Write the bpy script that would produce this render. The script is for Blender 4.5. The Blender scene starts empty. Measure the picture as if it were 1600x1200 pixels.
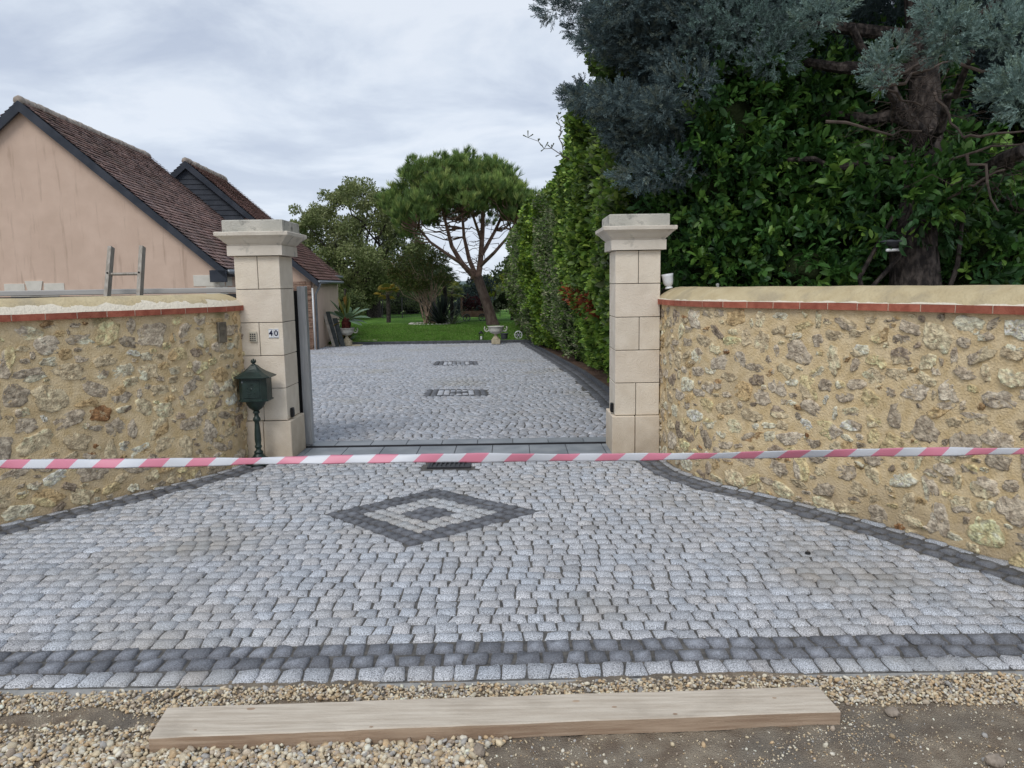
import bpy, math, random
import numpy as np
from mathutils import Vector
R = math.radians
random.seed(7); rng = np.random.default_rng(11)
scene = bpy.context.scene
COL = scene.collection

# ------------------------------------------------------------------ camera
F_PX = 1180.0; PITCH = R(7.6); ROLL = 0.015; EYE = 1.6
cf = np.array([0, math.cos(PITCH), -math.sin(PITCH)])
cr0 = np.array([1.0, 0, 0]); cu0 = np.array([0, math.sin(PITCH), math.cos(PITCH)])
cr = cr0*math.cos(ROLL) - cu0*math.sin(ROLL); cu = cu0*math.cos(ROLL) + cr0*math.sin(ROLL)
cam = bpy.data.cameras.new('camera'); camo = bpy.data.objects.new('camera', cam); COL.objects.link(camo)
cam.sensor_width = 36; cam.lens = F_PX/1600*36; cam.clip_end = 3000; cam.clip_start = 0.05
from mathutils import Matrix
m = Matrix(((cr[0], cu[0], -cf[0], 0), (cr[1], cu[1], -cf[1], 0), (cr[2], cu[2], -cf[2], EYE), (0, 0, 0, 1)))
camo.matrix_world = m
scene.camera = camo

# ------------------------------------------------------------------ world, sun, exposure
SUN_EL, SUN_AZ = R(48), R(200)
w = bpy.data.worlds.new('World'); scene.world = w; w.use_nodes = True
nt = w.node_tree; nt.nodes.clear(); N = nt.nodes.new; L = nt.links.new
def sky_math(op, a, b):
    n = N('ShaderNodeMath'); n.operation = op
    for i, v in enumerate((a, b)):
        if isinstance(v, (int, float)): n.inputs[i].default_value = v
        else: L(v, n.inputs[i])
    return n.outputs[0]
tc = N('ShaderNodeTexCoord'); sp = N('ShaderNodeSeparateXYZ'); L(tc.outputs['Generated'], sp.inputs[0])
zz = sky_math('ADD', sky_math('ABSOLUTE', sp.outputs['Z'], 0), 0.16)
cx = sky_math('DIVIDE', sp.outputs['X'], zz); cy = sky_math('DIVIDE', sp.outputs['Y'], zz)
cb = N('ShaderNodeCombineXYZ'); L(sky_math('MULTIPLY', cx, 0.95), cb.inputs[0]); L(cy, cb.inputs[1]); cb.inputs[2].default_value = 3.7
n1 = N('ShaderNodeTexNoise'); n1.inputs['Scale'].default_value = 1.7; n1.inputs['Detail'].default_value = 10; n1.inputs['Roughness'].default_value = 0.56
n1.inputs['Distortion'].default_value = 0.35
L(cb.outputs[0], n1.inputs['Vector'])
rp = N('ShaderNodeValToRGB'); L(n1.outputs['Fac'], rp.inputs[0])
e = rp.color_ramp.elements
e[0].position = 0.36; e[0].color = (.40, .455, .56, 1); e[1].position = 0.60; e[1].color = (.62, .665, .735, 1)
k = e.new(0.45); k.color = (.47, .525, .62, 1); k = e.new(0.52); k.color = (.545, .60, .685, 1)
# brighter towards the horizon
hz = N('ShaderNodeMapRange'); L(sp.outputs['Z'], hz.inputs['Value']); hz.inputs['From Min'].default_value = 0.0; hz.inputs['From Max'].default_value = 0.30
hz.inputs['To Min'].default_value = 0.45; hz.inputs['To Max'].default_value = 0.0
mh = N('ShaderNodeMix'); mh.data_type = 'RGBA'; L(hz.outputs[0], mh.inputs[0]); L(rp.outputs[0], mh.inputs[6]); mh.inputs[7].default_value = (.68, .74, .83, 1)
nis = N('ShaderNodeTexSky'); nis.sky_type = 'NISHITA'; nis.sun_disc = False; nis.sun_elevation = SUN_EL; nis.sun_rotation = SUN_AZ
b1 = N('ShaderNodeBackground'); L(nis.outputs[0], b1.inputs[0]); b1.inputs[1].default_value = 0.05
b2 = N('ShaderNodeBackground'); L(mh.outputs[2], b2.inputs[0]); b2.inputs[1].default_value = 1.0
ms = N('ShaderNodeMixShader'); ms.inputs[0].default_value = 0.88; L(b1.outputs[0], ms.inputs[1]); L(b2.outputs[0], ms.inputs[2])
wo = N('ShaderNodeOutputWorld'); L(ms.outputs[0], wo.inputs[0])
sd = bpy.data.lights.new('sun', 'SUN'); so = bpy.data.objects.new('sun', sd); COL.objects.link(so)
sd.energy = 1.0; sd.angle = R(25); sd.color = (1, .96, .9)
sdir = Vector((math.sin(SUN_AZ)*math.cos(SUN_EL), math.cos(SUN_AZ)*math.cos(SUN_EL), math.sin(SUN_EL)))
so.rotation_euler = sdir.to_track_quat('Z', 'Y').to_euler()
scene.view_settings.view_transform = 'Standard'; scene.view_settings.look = 'None'
scene.view_settings.exposure = 0.46; scene.view_settings.gamma = 1
scene.render.engine = 'CYCLES'

# ------------------------------------------------------------------ photograph geometry -> world points
SL = 0.0285
def gz(Y):
    return 0.0 if Y < 7.6 else (-(Y-7.6)*SL if Y < 27 else -0.553)
def gza(Y):
    return np.where(Y < 7.6, 0.0, np.where(Y < 27, -(Y-7.6)*SL, -0.553))
def ray(x, y): return cf + cr*(x-800)/F_PX + cu*(600-y)/F_PX
def P(x, y, Y):
    d = ray(x, y); t = Y/d[1]; return Vector((t*d[0], Y, EYE+t*d[2]))
def G(x, y, z=None):
    d = ray(x, y)
    if z is not None:
        t = (z-EYE)/d[2]; return Vector((t*d[0], t*d[1], z))
    Y = 5.0
    for _ in range(60):
        t = (gz(Y)-EYE)/d[2]; Y = .5*Y+.5*t*d[1]
    return Vector((t*d[0], Y, gz(Y)))

# ------------------------------------------------------------------ object helpers
def tag(o, label=None, cat=None, group=None, kind=None):
    if label: o['label'] = label
    if cat: o['category'] = cat
    if group: o['group'] = group
    if kind: o['kind'] = kind
    return o
def empty(name, loc=(0, 0, 0), rz=0, **k):
    o = bpy.data.objects.new(name, None); COL.objects.link(o); o.location = loc; o.rotation_euler = (0, 0, rz)
    o.empty_display_size = .2
    return tag(o, **k)
def mesh_np(name, V, Fs, mats, mi=None, tint=None, smooth=False, parent=None):
    """V (n,3); Fs list of face arrays (k,3)/(k,4); mi list of material index per face array (int or array)"""
    V = np.asarray(V, dtype=np.float32)
    Fs = [np.asarray(f, dtype=np.int32) for f in Fs]
    me = bpy.data.meshes.new(name)
    me.vertices.add(len(V)); me.vertices.foreach_set('co', V.ravel())
    li = np.concatenate([f.ravel() for f in Fs]); tot = np.concatenate([np.full(len(f), f.shape[1], np.int32) for f in Fs])
    me.loops.add(len(li)); me.loops.foreach_set('vertex_index', li)
    me.polygons.add(len(tot)); st = np.concatenate([[0], np.cumsum(tot)[:-1]]).astype(np.int32)
    me.polygons.foreach_set('loop_start', st); me.polygons.foreach_set('loop_total', tot)
    if mi is not None:
        arr = np.concatenate([np.broadcast_to(np.asarray(a, dtype=np.int32), (len(f),)) for a, f in zip(mi, Fs)])
        me.polygons.foreach_set('material_index', arr)
    if smooth: me.polygons.foreach_set('use_smooth', np.ones(len(tot), dtype=bool))
    for mm in (mats if isinstance(mats, (list, tuple)) else [mats]): me.materials.append(mm)
    if tint is not None:
        a = me.color_attributes.new('tint', 'FLOAT_COLOR', 'POINT')
        t4 = np.ones((len(V), 4), np.float32); t4[:, :3] = tint
        a.data.foreach_set('color', t4.ravel())
    me.update(calc_edges=True); me.validate()
    o = bpy.data.objects.new(name, me); COL.objects.link(o)
    if parent: o.parent = parent
    return o
class MB:
    def __init__(s): s.v = []; s.f = []; s.m = []; s.t = []
    def add(s, vs, fs, mi=0, tint=(1, 1, 1)):
        b = len(s.v); s.v += [tuple(v) for v in vs]; s.f += [tuple(b+i for i in f) for f in fs]; s.m += [mi]*len(fs); s.t += [tint]*len(vs)
    def box(s, x0, x1, y0, y1, z0, z1, mi=0, bev=0, tint=(1, 1, 1), M=None):
        if bev <= 0:
            vs = [(x, y, z) for z in (z0, z1) for y in (y0, y1) for x in (x0, x1)]
            fs = [(0, 2, 3, 1), (4, 5, 7, 6), (0, 1, 5, 4), (2, 6, 7, 3), (0, 4, 6, 2), (1, 3, 7, 5)]
        else:
            b = bev; vs = []
            # 24 verts: three per corner
            idx = {}
            for i, x in enumerate((x0, x1)):
                for j, y in enumerate((y0, y1)):
                    for k_, z in enumerate((z0, z1)):
                        sx, sy, sz = (1, -1)[i], (1, -1)[j], (1, -1)[k_]
                        idx[i, j, k_] = len(vs)
                        vs += [(x, y+sy*b, z+sz*b), (x+sx*b, y, z+sz*b), (x+sx*b, y+sy*b, z)]
            I = lambda i, j, k_, a: idx[i, j, k_]+a
            fs = []
            fs.append((I(0,0,0,0), I(0,0,1,0), I(0,1,1,0), I(0,1,0,0))); fs.append((I(1,0,0,0), I(1,1,0,0), I(1,1,1,0), I(1,0,1,0)))
            fs.append((I(0,0,0,1), I(1,0,0,1), I(1,0,1,1), I(0,0,1,1))); fs.append((I(0,1,0,1), I(0,1,1,1), I(1,1,1,1), I(1,1,0,1)))
            fs.append((I(0,0,0,2), I(0,1,0,2), I(1,1,0,2), I(1,0,0,2))); fs.append((I(0,0,1,2), I(1,0,1,2), I(1,1,1,2), I(0,1,1,2)))
            for i in (0, 1):
                for j in (0, 1): fs.append((I(i,j,0,0), I(i,j,0,1), I(i,j,1,1), I(i,j,1,0)))
            for i in (0, 1):
                for k_ in (0, 1): fs.append((I(i,0,k_,0), I(i,0,k_,2), I(i,1,k_,2), I(i,1,k_,0)))
            for j in (0, 1):
                for k_ in (0, 1): fs.append((I(0,j,k_,1), I(0,j,k_,2), I(1,j,k_,2), I(1,j,k_,1)))
            for i in (0, 1):
                for j in (0, 1):
                    for k_ in (0, 1): fs.append((I(i,j,k_,0), I(i,j,k_,1), I(i,j,k_,2)))
        if M is not None: vs = [M @ Vector(v) for v in vs]
        s.add(vs, fs, mi, tint)
    def lathe(s, c, prof, n=24, mi=0, cap=True, sq=None, M=None, rot=0, tint=(1, 1, 1), flute=0):
        vs = []; fs = []
        for r, z in prof:
            for i in range(n):
                a = 2*math.pi*(i/n)+rot
                rr = r*(1+flute*(math.cos(a*n/2) if flute else 0))
                x, y = rr*math.cos(a), rr*math.sin(a)
                if sq: x *= sq[0]; y *= sq[1]
                vs.append(Vector((x, y, z)))
        for k_ in range(len(prof)-1):
            for i in range(n):
                j = (i+1) % n; fs.append((k_*n+i, k_*n+j, (k_+1)*n+j, (k_+1)*n+i))
        if cap: fs.append(tuple(range(n))[::-1]); fs.append(tuple((len(prof)-1)*n+i for i in range(n)))
        if M is not None: vs = [M @ v for v in vs]
        s.add([v+Vector(c) for v in vs], fs, mi, tint)
    def tube(s, pts, rad, n=6, mi=0, tint=(1, 1, 1), cap=True):
        pts = [Vector(p) for p in pts]; vs = []; fs = []
        if isinstance(rad, (int, float)): rad = [rad]*len(pts)
        prev = None
        for i, p in enumerate(pts):
            d = (pts[min(i+1, len(pts)-1)]-pts[max(i-1, 0)])
            if d.length < 1e-9: d = Vector((0, 0, 1))
            d.normalize()
            a = prev if prev is not None else (Vector((0, 1, 0)) if abs(d.y) < .9 else Vector((1, 0, 0)))
            u = a-d*a.dot(d)
            if u.length < 1e-6: u = d.orthogonal()
            u.normalize(); v = d.cross(u); prev = u
            for j in range(n):
                t = 2*math.pi*j/n; vs.append(p+(u*math.cos(t)+v*math.sin(t))*rad[i])
        for i in range(len(pts)-1):
            for j in range(n):
                k_ = (j+1) % n; fs.append((i*n+j, i*n+k_, (i+1)*n+k_, (i+1)*n+j))
        if cap: fs.append(tuple(range(n))[::-1]); fs.append(tuple((len(pts)-1)*n+i for i in range(n)))
        s.add(vs, fs, mi, tint)
    def build(s, name, mats, parent=None, smooth=False, loc=None):
        me = bpy.data.meshes.new(name); me.from_pydata([tuple(v) for v in s.v], [], s.f)
        for mm in (mats if isinstance(mats, (list, tuple)) else [mats]): me.materials.append(mm)
        me.polygons.foreach_set('material_index', s.m)
        a = me.color_attributes.new('tint', 'FLOAT_COLOR', 'POINT')
        t4 = np.ones((len(s.v), 4), np.float32); t4[:, :3] = np.array(s.t); a.data.foreach_set('color', t4.ravel())
        if smooth: me.polygons.foreach_set('use_smooth', [True]*len(me.polygons))
        me.update()
        o = bpy.data.objects.new(name, me); COL.objects.link(o)
        if parent: o.parent = parent
        if loc: o.location = loc
        return o

# ------------------------------------------------------------------ materials
def pmat(name, c1, c2=None, scale=5, rough=.8, bump=0, bscale=60, tint=False, detail=5, spec=.3, metal=0, trans=0,
         c3=None, scale3=.6, t3=(.5, .7), stretch=None, contrast=(.35, .65), bdetail=4, bdist=1.0):
    m = bpy.data.materials.new(name); m.use_nodes = True; t = m.node_tree; b = t.nodes['Principled BSDF']; n = t.nodes.new; l = t.links.new
    b.inputs['Roughness'].default_value = rough; b.inputs['Specular IOR Level'].default_value = spec; b.inputs['Metallic'].default_value = metal
    tc_ = n('ShaderNodeTexCoord'); vec = tc_.outputs['Object']
    if stretch:
        mp = n('ShaderNodeMapping'); mp.inputs['Scale'].default_value = stretch; l(vec, mp.inputs[0]); vec = mp.outputs[0]
    out = None
    def noise(sc, det, v=vec):
        q = n('ShaderNodeTexNoise'); q.inputs['Scale'].default_value = sc; q.inputs['Detail'].default_value = det; l(v, q.inputs['Vector']); return q.outputs['Fac']
    def remap(s, a, bb):
        q = n('ShaderNodeMapRange'); l(s, q.inputs['Value']); q.inputs['From Min'].default_value = a; q.inputs['From Max'].default_value = bb; return q.outputs[0]
    def mix(fac, a, bb, mode='MIX'):
        q = n('ShaderNodeMix'); q.data_type = 'RGBA'; q.blend_type = mode
        if isinstance(fac, float): q.inputs[0].default_value = fac
        else: l(fac, q.inputs[0])
        for i, v in ((6, a), (7, bb)):
            if isinstance(v, tuple): q.inputs[i].default_value = (*v, 1)
            else: l(v, q.inputs[i])
        return q.outputs[2]
    if c2: out = mix(remap(noise(scale, detail), *contrast), c1, c2)
    if c3: out = mix(remap(noise(scale3, 6, tc_.outputs['Object']), *t3), out if out else c1, c3)
    if tint:
        at = n('ShaderNodeAttribute'); at.attribute_name = 'tint'
        out = mix(1.0, out if out else c1, at.outputs['Color'], 'MULTIPLY')
    if out: l(out, b.inputs['Base Color'])
    else: b.inputs['Base Color'].default_value = (*c1, 1)
    if bump:
        bp = n('ShaderNodeBump'); bp.inputs['Strength'].default_value = bump; bp.inputs['Distance'].default_value = bdist*.01
        l(noise(bscale, bdetail), bp.inputs['Height']); l(bp.outputs[0], b.inputs['Normal'])
    if trans:
        tr = n('ShaderNodeBsdfTranslucent'); mx = n('ShaderNodeMixShader'); mx.inputs[0].default_value = trans
        if out: l(out, tr.inputs[0])
        else: tr.inputs[0].default_value = (*c1, 1)
        l(b.outputs[0], mx.inputs[1]); l(tr.outputs[0], mx.inputs[2]); l(mx.outputs[0], t.nodes['Material Output'].inputs[0])
    m['nodes_mix'] = 1
    return m
M = {}
def streak(m):
    # thin rain streaks running down the render
    t = m.node_tree; n = t.nodes.new; l = t.links.new; b = t.nodes['Principled BSDF']; src = b.inputs['Base Color'].links[0].from_socket
    tc_ = n('ShaderNodeTexCoord'); mp = n('ShaderNodeMapping'); mp.inputs['Scale'].default_value = (4.5, 4.5, .45); l(tc_.outputs['Object'], mp.inputs[0])
    q = n('ShaderNodeTexNoise'); q.inputs['Scale'].default_value = 1.3; q.inputs['Detail'].default_value = 7; q.inputs['Roughness'].default_value = .6; l(mp.outputs[0], q.inputs['Vector'])
    r_ = n('ShaderNodeMapRange'); l(q.outputs['Fac'], r_.inputs['Value']); r_.inputs['From Min'].default_value = .56; r_.inputs['From Max'].default_value = .68; r_.inputs['To Max'].default_value = .45
    mx = n('ShaderNodeMix'); mx.data_type = 'RGBA'; l(r_.outputs[0], mx.inputs[0]); l(src, mx.inputs[6]); mx.inputs[7].default_value = (.34, .24, .18, 1)
    l(mx.outputs[2], b.inputs['Base Color']); return m
def smear(m):
    # mortar dragged over parts of the stone faces
    t = m.node_tree; n = t.nodes.new; l = t.links.new; b = t.nodes['Principled BSDF']; src = b.inputs['Base Color'].links[0].from_socket
    tc_ = n('ShaderNodeTexCoord'); q = n('ShaderNodeTexNoise'); q.inputs['Scale'].default_value = 17; q.inputs['Detail'].default_value = 8; q.inputs['Roughness'].default_value = .65; l(tc_.outputs['Object'], q.inputs['Vector'])
    r_ = n('ShaderNodeMapRange'); l(q.outputs['Fac'], r_.inputs['Value']); r_.inputs['From Min'].default_value = .60; r_.inputs['From Max'].default_value = .65; r_.inputs['To Max'].default_value = .8
    mx = n('ShaderNodeMix'); mx.data_type = 'RGBA'; l(r_.outputs[0], mx.inputs[0]); l(src, mx.inputs[6]); mx.inputs[7].default_value = (.60, .47, .29, 1)
    l(mx.outputs[2], b.inputs['Base Color']); return m
M['granite'] = pmat('granite', (.20, .206, .22), (.70, .715, .745), 200, .8, .6, 160, True, 3, c3=(.36, .33, .28), scale3=.8, t3=(.52, .80), contrast=(.36, .60))
M['granite_far'] = pmat('granite_far', (.34, .35, .38), (.56, .57, .60), 90, .75, .4, 90, True, 3, c3=(.40, .38, .33), scale3=.5, t3=(.56, .80))
M['basalt'] = pmat('basalt', (.5, .5, .5), (1, 1, 1), 170, .6, .7, 110, True, 3, spec=.4)
M['joint'] = pmat('joint', (.075, .073, .07), (.16, .15, .135), 30, .95, .5, 150)
M['concrete'] = pmat('concrete', (.27, .27, .26), (.38, .37, .35), 18, .95, .5, 120)
M['soil'] = pmat('soil', (.26, .20, .145), (.43, .36, .27), 11, .95, 1.0, 170, bdist=2.2, c3=(.21, .185, .155), scale3=3, t3=(.45, .70), bdetail=8)
M['pebble'] = pmat('pebble', (.75, .75, .75), (1.05, 1.05, 1.05), 60, .85, .3, 200, True)
M['mortar'] = pmat('mortar', (.63, .475, .26), (.78, .62, .385), 14, .95, 1.0, 75, bdist=1.2, c3=(.46, .37, .24), scale3=1.6, t3=(.5, .75), bdetail=8)
M['rubble'] = smear(pmat('rubble', (.60, .56, .53), (1.12, 1.10, 1.06), 28, .85, 1.0, 60, True, 12, bdist=2.2, bdetail=10, contrast=(.38, .60)))
M['brick'] = pmat('brick', (.31, .085, .052), (.44, .145, .09), 14, .8, .4, 150, True)
M['pale_mortar'] = pmat('pale_mortar', (.62, .50, .38), (.70, .60, .46), 20, .9, .5, 120)
M['limestone'] = pmat('limestone', (.70, .61, .495), (.80, .715, .60), 5, .85, .6, 110, True, 8, c3=(.44, .37, .30), scale3=2.2, t3=(.55, .9))
M['capstone'] = pmat('capstone', (.60, .54, .455), (.70, .64, .55), 5, .85, .4, 120, False, 8, c3=(.24, .24, .21), scale3=9, t3=(.60, .74))
M['render'] = streak(pmat('render', (.61, .46, .365), (.66, .505, .405), 2.5, .95, .5, 60, False, 8, c3=(.56, .42, .33), scale3=.8, t3=(.48, .8)))
M['white_stone'] = pmat('white_stone', (.62, .60, .53), (.70, .67, .60), 6, .85)
M['tile'] = pmat('roof_tile', (.8, .8, .8), (1.1, 1.1, 1.1), 9, .85, .3, 40, True, c3=(.62, .66, .62), scale3=.6, t3=(.5, .72))
M['slate'] = pmat('slate', (.025, .032, .045), (.045, .052, .068), 3, .6)
M['ridge'] = pmat('ridge_mortar', (.46, .40, .34), (.22, .19, .17), 5, .95, .6, 12)
M['gutter'] = pmat('gutter_zinc', (.20, .22, .24), (.28, .30, .32), 4, .45, metal=.6)
M['fieldstone'] = pmat('stacked_stone', (.20, .12, .09), (.36, .25, .19), 7, .9, .6, 20, stretch=(1, 1, 5))
M['alu'] = pmat('aluminium', (.42, .43, .44), (.52, .53, .54), 8, .42, metal=.55, stretch=(6, 6, .6))
M['alu_dirty'] = pmat('weathered_aluminium', (.26, .235, .20), (.40, .37, .33), 12, .6, metal=.35, stretch=(5, 5, .8))
M['gate_grey'] = pmat('gate_grey', (.36, .35, .34), (.44, .43, .41), 6, .5, stretch=(.5, 4, 4))
M['dark_metal'] = pmat('dark_metal', (.035, .035, .04), (.05, .05, .055), 8, .5, metal=.3)
M['black'] = pmat('black_plastic', (.012, .012, .013), None, rough=.4)
M['iron_green'] = pmat('green_cast_iron', (.008, .020, .017), (.017, .036, .030), 14, .38, .35, 60, spec=.5)
M['keypad'] = pmat('keypad_plastic', (.55, .50, .40), (.62, .57, .46), 10, .5)
M['enamel'] = pmat('white_enamel', (.78, .80, .82), None, rough=.25, spec=.5)
M['ink'] = pmat('dark_blue_enamel', (.01, .012, .04), None, rough=.3)
M['white_plastic'] = pmat('white_plastic', (.70, .72, .74), (.78, .80, .82), 9, .4)
M['wood'] = pmat('plank_wood', (.54, .46, .365), (.70, .62, .51), 7, .85, .5, 60, stretch=(.6, 9, 9), detail=9, c3=(.40, .34, .27), scale3=3.5, t3=(.52, .80))
M['wood_side'] = pmat('plank_side', (.34, .235, .16), (.50, .375, .27), 6, .85, .4, 60, stretch=(.6, 8, 12), detail=8)
M['slab'] = pmat('blue_stone_slab', (.20, .22, .24), (.32, .34, .36), 3, .55, .2, 60, True, 8)
M['grass'] = pmat('lawn_grass', (.055, .135, .018), (.13, .25, .045), 1.1, .95, 1.0, 30, False, 9, bdist=4, c3=(.05, .10, .02), scale3=12, t3=(.5, .66), spec=.1)
M['field'] = pmat('field_grass', (.14, .19, .06), (.20, .25, .09), .2, .95)
M['stonewhite'] = pmat('cast_stone', (.50, .49, .44), (.62, .60, .54), 9, .8, .3, 60, c3=(.34, .33, .29), scale3=5, t3=(.55, .7))
M['sandstone'] = pmat('sandstone', (.42, .36, .25), (.55, .48, .35), 12, .9, .4, 60)
M['bark'] = pmat('bark', (.022, .018, .017), (.10, .082, .072), 22, .95, 1.0, 30, True, 10, stretch=(1, 1, .5), bdist=3, contrast=(.42, .66))
M['pine_bark'] = pmat('pine_bark', (.14, .085, .065), (.27, .18, .14), 7, .95, .8, 12, True, 8, stretch=(1, 1, .5), bdist=4)
M['twig'] = pmat('twig', (.085, .068, .058), (.16, .13, .11), 10, .95, tint=True)
M['leaf_gloss'] = pmat('laurel_leaf', (1, 1, 1), None, rough=.46, tint=True, spec=.38, trans=.22)
M['leaf'] = pmat('leaf', (1, 1, 1), None, rough=.6, tint=True, spec=.25, trans=.28)
M['needle'] = pmat('needle', (1, 1, 1), None, rough=.7, tint=True, spec=.2, trans=.12)
M['dark_filler'] = pmat('dark_filler', (.018, .024, .012), (.03, .042, .018), 8, 1, 1, 8, bdist=8, spec=0)  # dark solid added inside hedges and crowns to stop see-through
M['terracotta_dark'] = pmat('dark_pot', (.05, .055, .065), (.07, .075, .085), 10, .6)
M['hill'] = pmat('hill', (.09, .13, .12), (.12, .16, .15), .02, 1)

# tape: diagonal stripes along its length
def tape_mat():
    m = bpy.data.materials.new('barrier_tape_stripes'); m.use_nodes = True; t = m.node_tree; b = t.nodes['Principled BSDF']; n = t.nodes.new; l = t.links.new
    tc_ = n('ShaderNodeTexCoord'); s = n('ShaderNodeSeparateXYZ'); l(tc_.outputs['Object'], s.inputs[0])
    def mth(op, a, b_):
        q = n('ShaderNodeMath'); q.operation = op
        for i, v in enumerate((a, b_)):
            if isinstance(v, (int, float)): q.inputs[i].default_value = v
            else: l(v, q.inputs[i])
        return q.outputs[0]
    at = n('ShaderNodeAttribute'); at.attribute_name = 'tint'; sc = n('ShaderNodeSeparateColor'); l(at.outputs['Color'], sc.inputs[0])
    x = mth('ADD', mth('DIVIDE', s.outputs['X'], .205), mth('MULTIPLY', sc.outputs[0], -.20))
    fr = mth('FRACT', mth('ADD', x, 100.22), 0)
    k = mth('GREATER_THAN', fr, .5)
    mx = n('ShaderNodeMix'); mx.data_type = 'RGBA'; l(k, mx.inputs[0]); mx.inputs[6].default_value = (.90, .38, .50, 1); mx.inputs[7].default_value = (.86, .88, .92, 1)
    l(mx.outputs[2], b.inputs['Base Color']); b.inputs['Roughness'].default_value = .35; b.inputs['Specular IOR Level'].default_value = .5
    tr = n('ShaderNodeBsdfTranslucent'); l(mx.outputs[2], tr.inputs[0]); ms_ = n('ShaderNodeMixShader'); ms_.inputs[0].default_value = .35; l(b.outputs[0], ms_.inputs[1]); l(tr.outputs[0], ms_.inputs[2]); l(ms_.outputs[0], t.nodes['Material Output'].inputs[0])
    return m
M['tape'] = tape_mat()
# coping render with unfinished pale wash on its lower part
def coping_mat(name, limit, amp):
    m = pmat(name, (.52, .42, .25), (.60, .50, .31), 9, .9, .7, 45, False, 9, c3=(.38, .32, .22), scale3=4, t3=(.52, .72), bdist=1.6)
    t = m.node_tree; n = t.nodes.new; l = t.links.new; b = t.nodes['Principled BSDF']; src = b.inputs['Base Color'].links[0].from_socket
    tc_ = n('ShaderNodeTexCoord'); s = n('ShaderNodeSeparateXYZ'); l(tc_.outputs['Object'], s.inputs[0])
    q = n('ShaderNodeTexNoise'); q.inputs['Scale'].default_value = 7; q.inputs['Detail'].default_value = 9; l(tc_.outputs['Object'], q.inputs['Vector'])
    a = n('ShaderNodeMath'); a.operation = 'MULTIPLY_ADD'; l(q.outputs['Fac'], a.inputs[0]); a.inputs[1].default_value = amp; a.inputs[2].default_value = limit-amp*.5
    c = n('ShaderNodeMath'); c.operation = 'LESS_THAN'; l(s.outputs['Z'], c.inputs[0]); l(a.outputs[0], c.inputs[1])
    mx = n('ShaderNodeMix'); mx.data_type = 'RGBA'; l(c.outputs[0], mx.inputs[0]); l(src, mx.inputs[6]); mx.inputs[7].default_value = (.76, .69, .56, 1)
    l(mx.outputs[2], b.inputs['Base Color']); return m
M['coping_l'] = coping_mat('coping_render_patched', 1.490, .13)
M['coping_r'] = coping_mat('coping_render', 1.445, .05)
# mortar with moss on the upper left
def moss(m):
    t = m.node_tree; n = t.nodes.new; l = t.links.new; b = t.nodes['Principled BSDF']; src = b.inputs['Base Color'].links[0].from_socket
    tc_ = n('ShaderNodeTexCoord'); s = n('ShaderNodeSeparateXYZ'); l(tc_.outputs['Object'], s.inputs[0])
    q = n('ShaderNodeTexNoise'); q.inputs['Scale'].default_value = 3.2; q.inputs['Detail'].default_value = 7; l(tc_.outputs['Object'], q.inputs['Vector'])
    a = n('ShaderNodeMapRange'); l(s.outputs['Z'], a.inputs['Value']); a.inputs['From Min'].default_value = .9; a.inputs['From Max'].default_value = 1.4
    c = n('ShaderNodeMath'); c.operation = 'MULTIPLY'; l(q.outputs['Fac'], c.inputs[0]); l(a.outputs[0], c.inputs[1])
    r_ = n('ShaderNodeMapRange'); l(c.outputs[0], r_.inputs['Value']); r_.inputs['From Min'].default_value = .50; r_.inputs['From Max'].default_value = .66; r_.inputs['To Max'].default_value = .65
    mx = n('ShaderNodeMix'); mx.data_type = 'RGBA'; l(r_.outputs[0], mx.inputs[0]); l(src, mx.inputs[6]); mx.inputs[7].default_value = (.14, .13, .04, 1)
    l(mx.outputs[2], b.inputs['Base Color']); return m
M['mortar_l'] = moss(pmat('mortar_mossy', (.63, .475, .26), (.78, .62, .385), 14, .95, 1.0, 75, bdist=1.2, c3=(.38, .30, .20), scale3=1.6, t3=(.5, .75), bdetail=8))

def splash(m):
    t = m.node_tree; n = t.nodes.new; l = t.links.new; b = t.nodes['Principled BSDF']; src = b.inputs['Base Color'].links[0].from_socket
    tc_ = n('ShaderNodeTexCoord'); s = n('ShaderNodeSeparateXYZ'); l(tc_.outputs['Object'], s.inputs[0])
    q = n('ShaderNodeTexNoise'); q.inputs['Scale'].default_value = 7; q.inputs['Detail'].default_value = 8; l(tc_.outputs['Object'], q.inputs['Vector'])
    a = n('ShaderNodeMapRange'); l(s.outputs['Z'], a.inputs['Value']); a.inputs['From Min'].default_value = .45; a.inputs['From Max'].default_value = .0; a.inputs['To Max'].default_value = 1
    c = n('ShaderNodeMath'); c.operation = 'MULTIPLY'; l(q.outputs['Fac'], c.inputs[0]); l(a.outputs[0], c.inputs[1])
    r_ = n('ShaderNodeMapRange'); l(c.outputs[0], r_.inputs['Value']); r_.inputs['From Min'].default_value = .15; r_.inputs['From Max'].default_value = .6; r_.inputs['To Max'].default_value = .6
    mx = n('ShaderNodeMix'); mx.data_type = 'RGBA'; l(r_.outputs[0], mx.inputs[0]); l(src, mx.inputs[6]); mx.inputs[7].default_value = (.40, .31, .21, 1)
    l(mx.outputs[2], b.inputs['Base Color']); return m
splash(M['limestone']); splash(M['mortar']); splash(M['mortar_l'])

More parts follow.
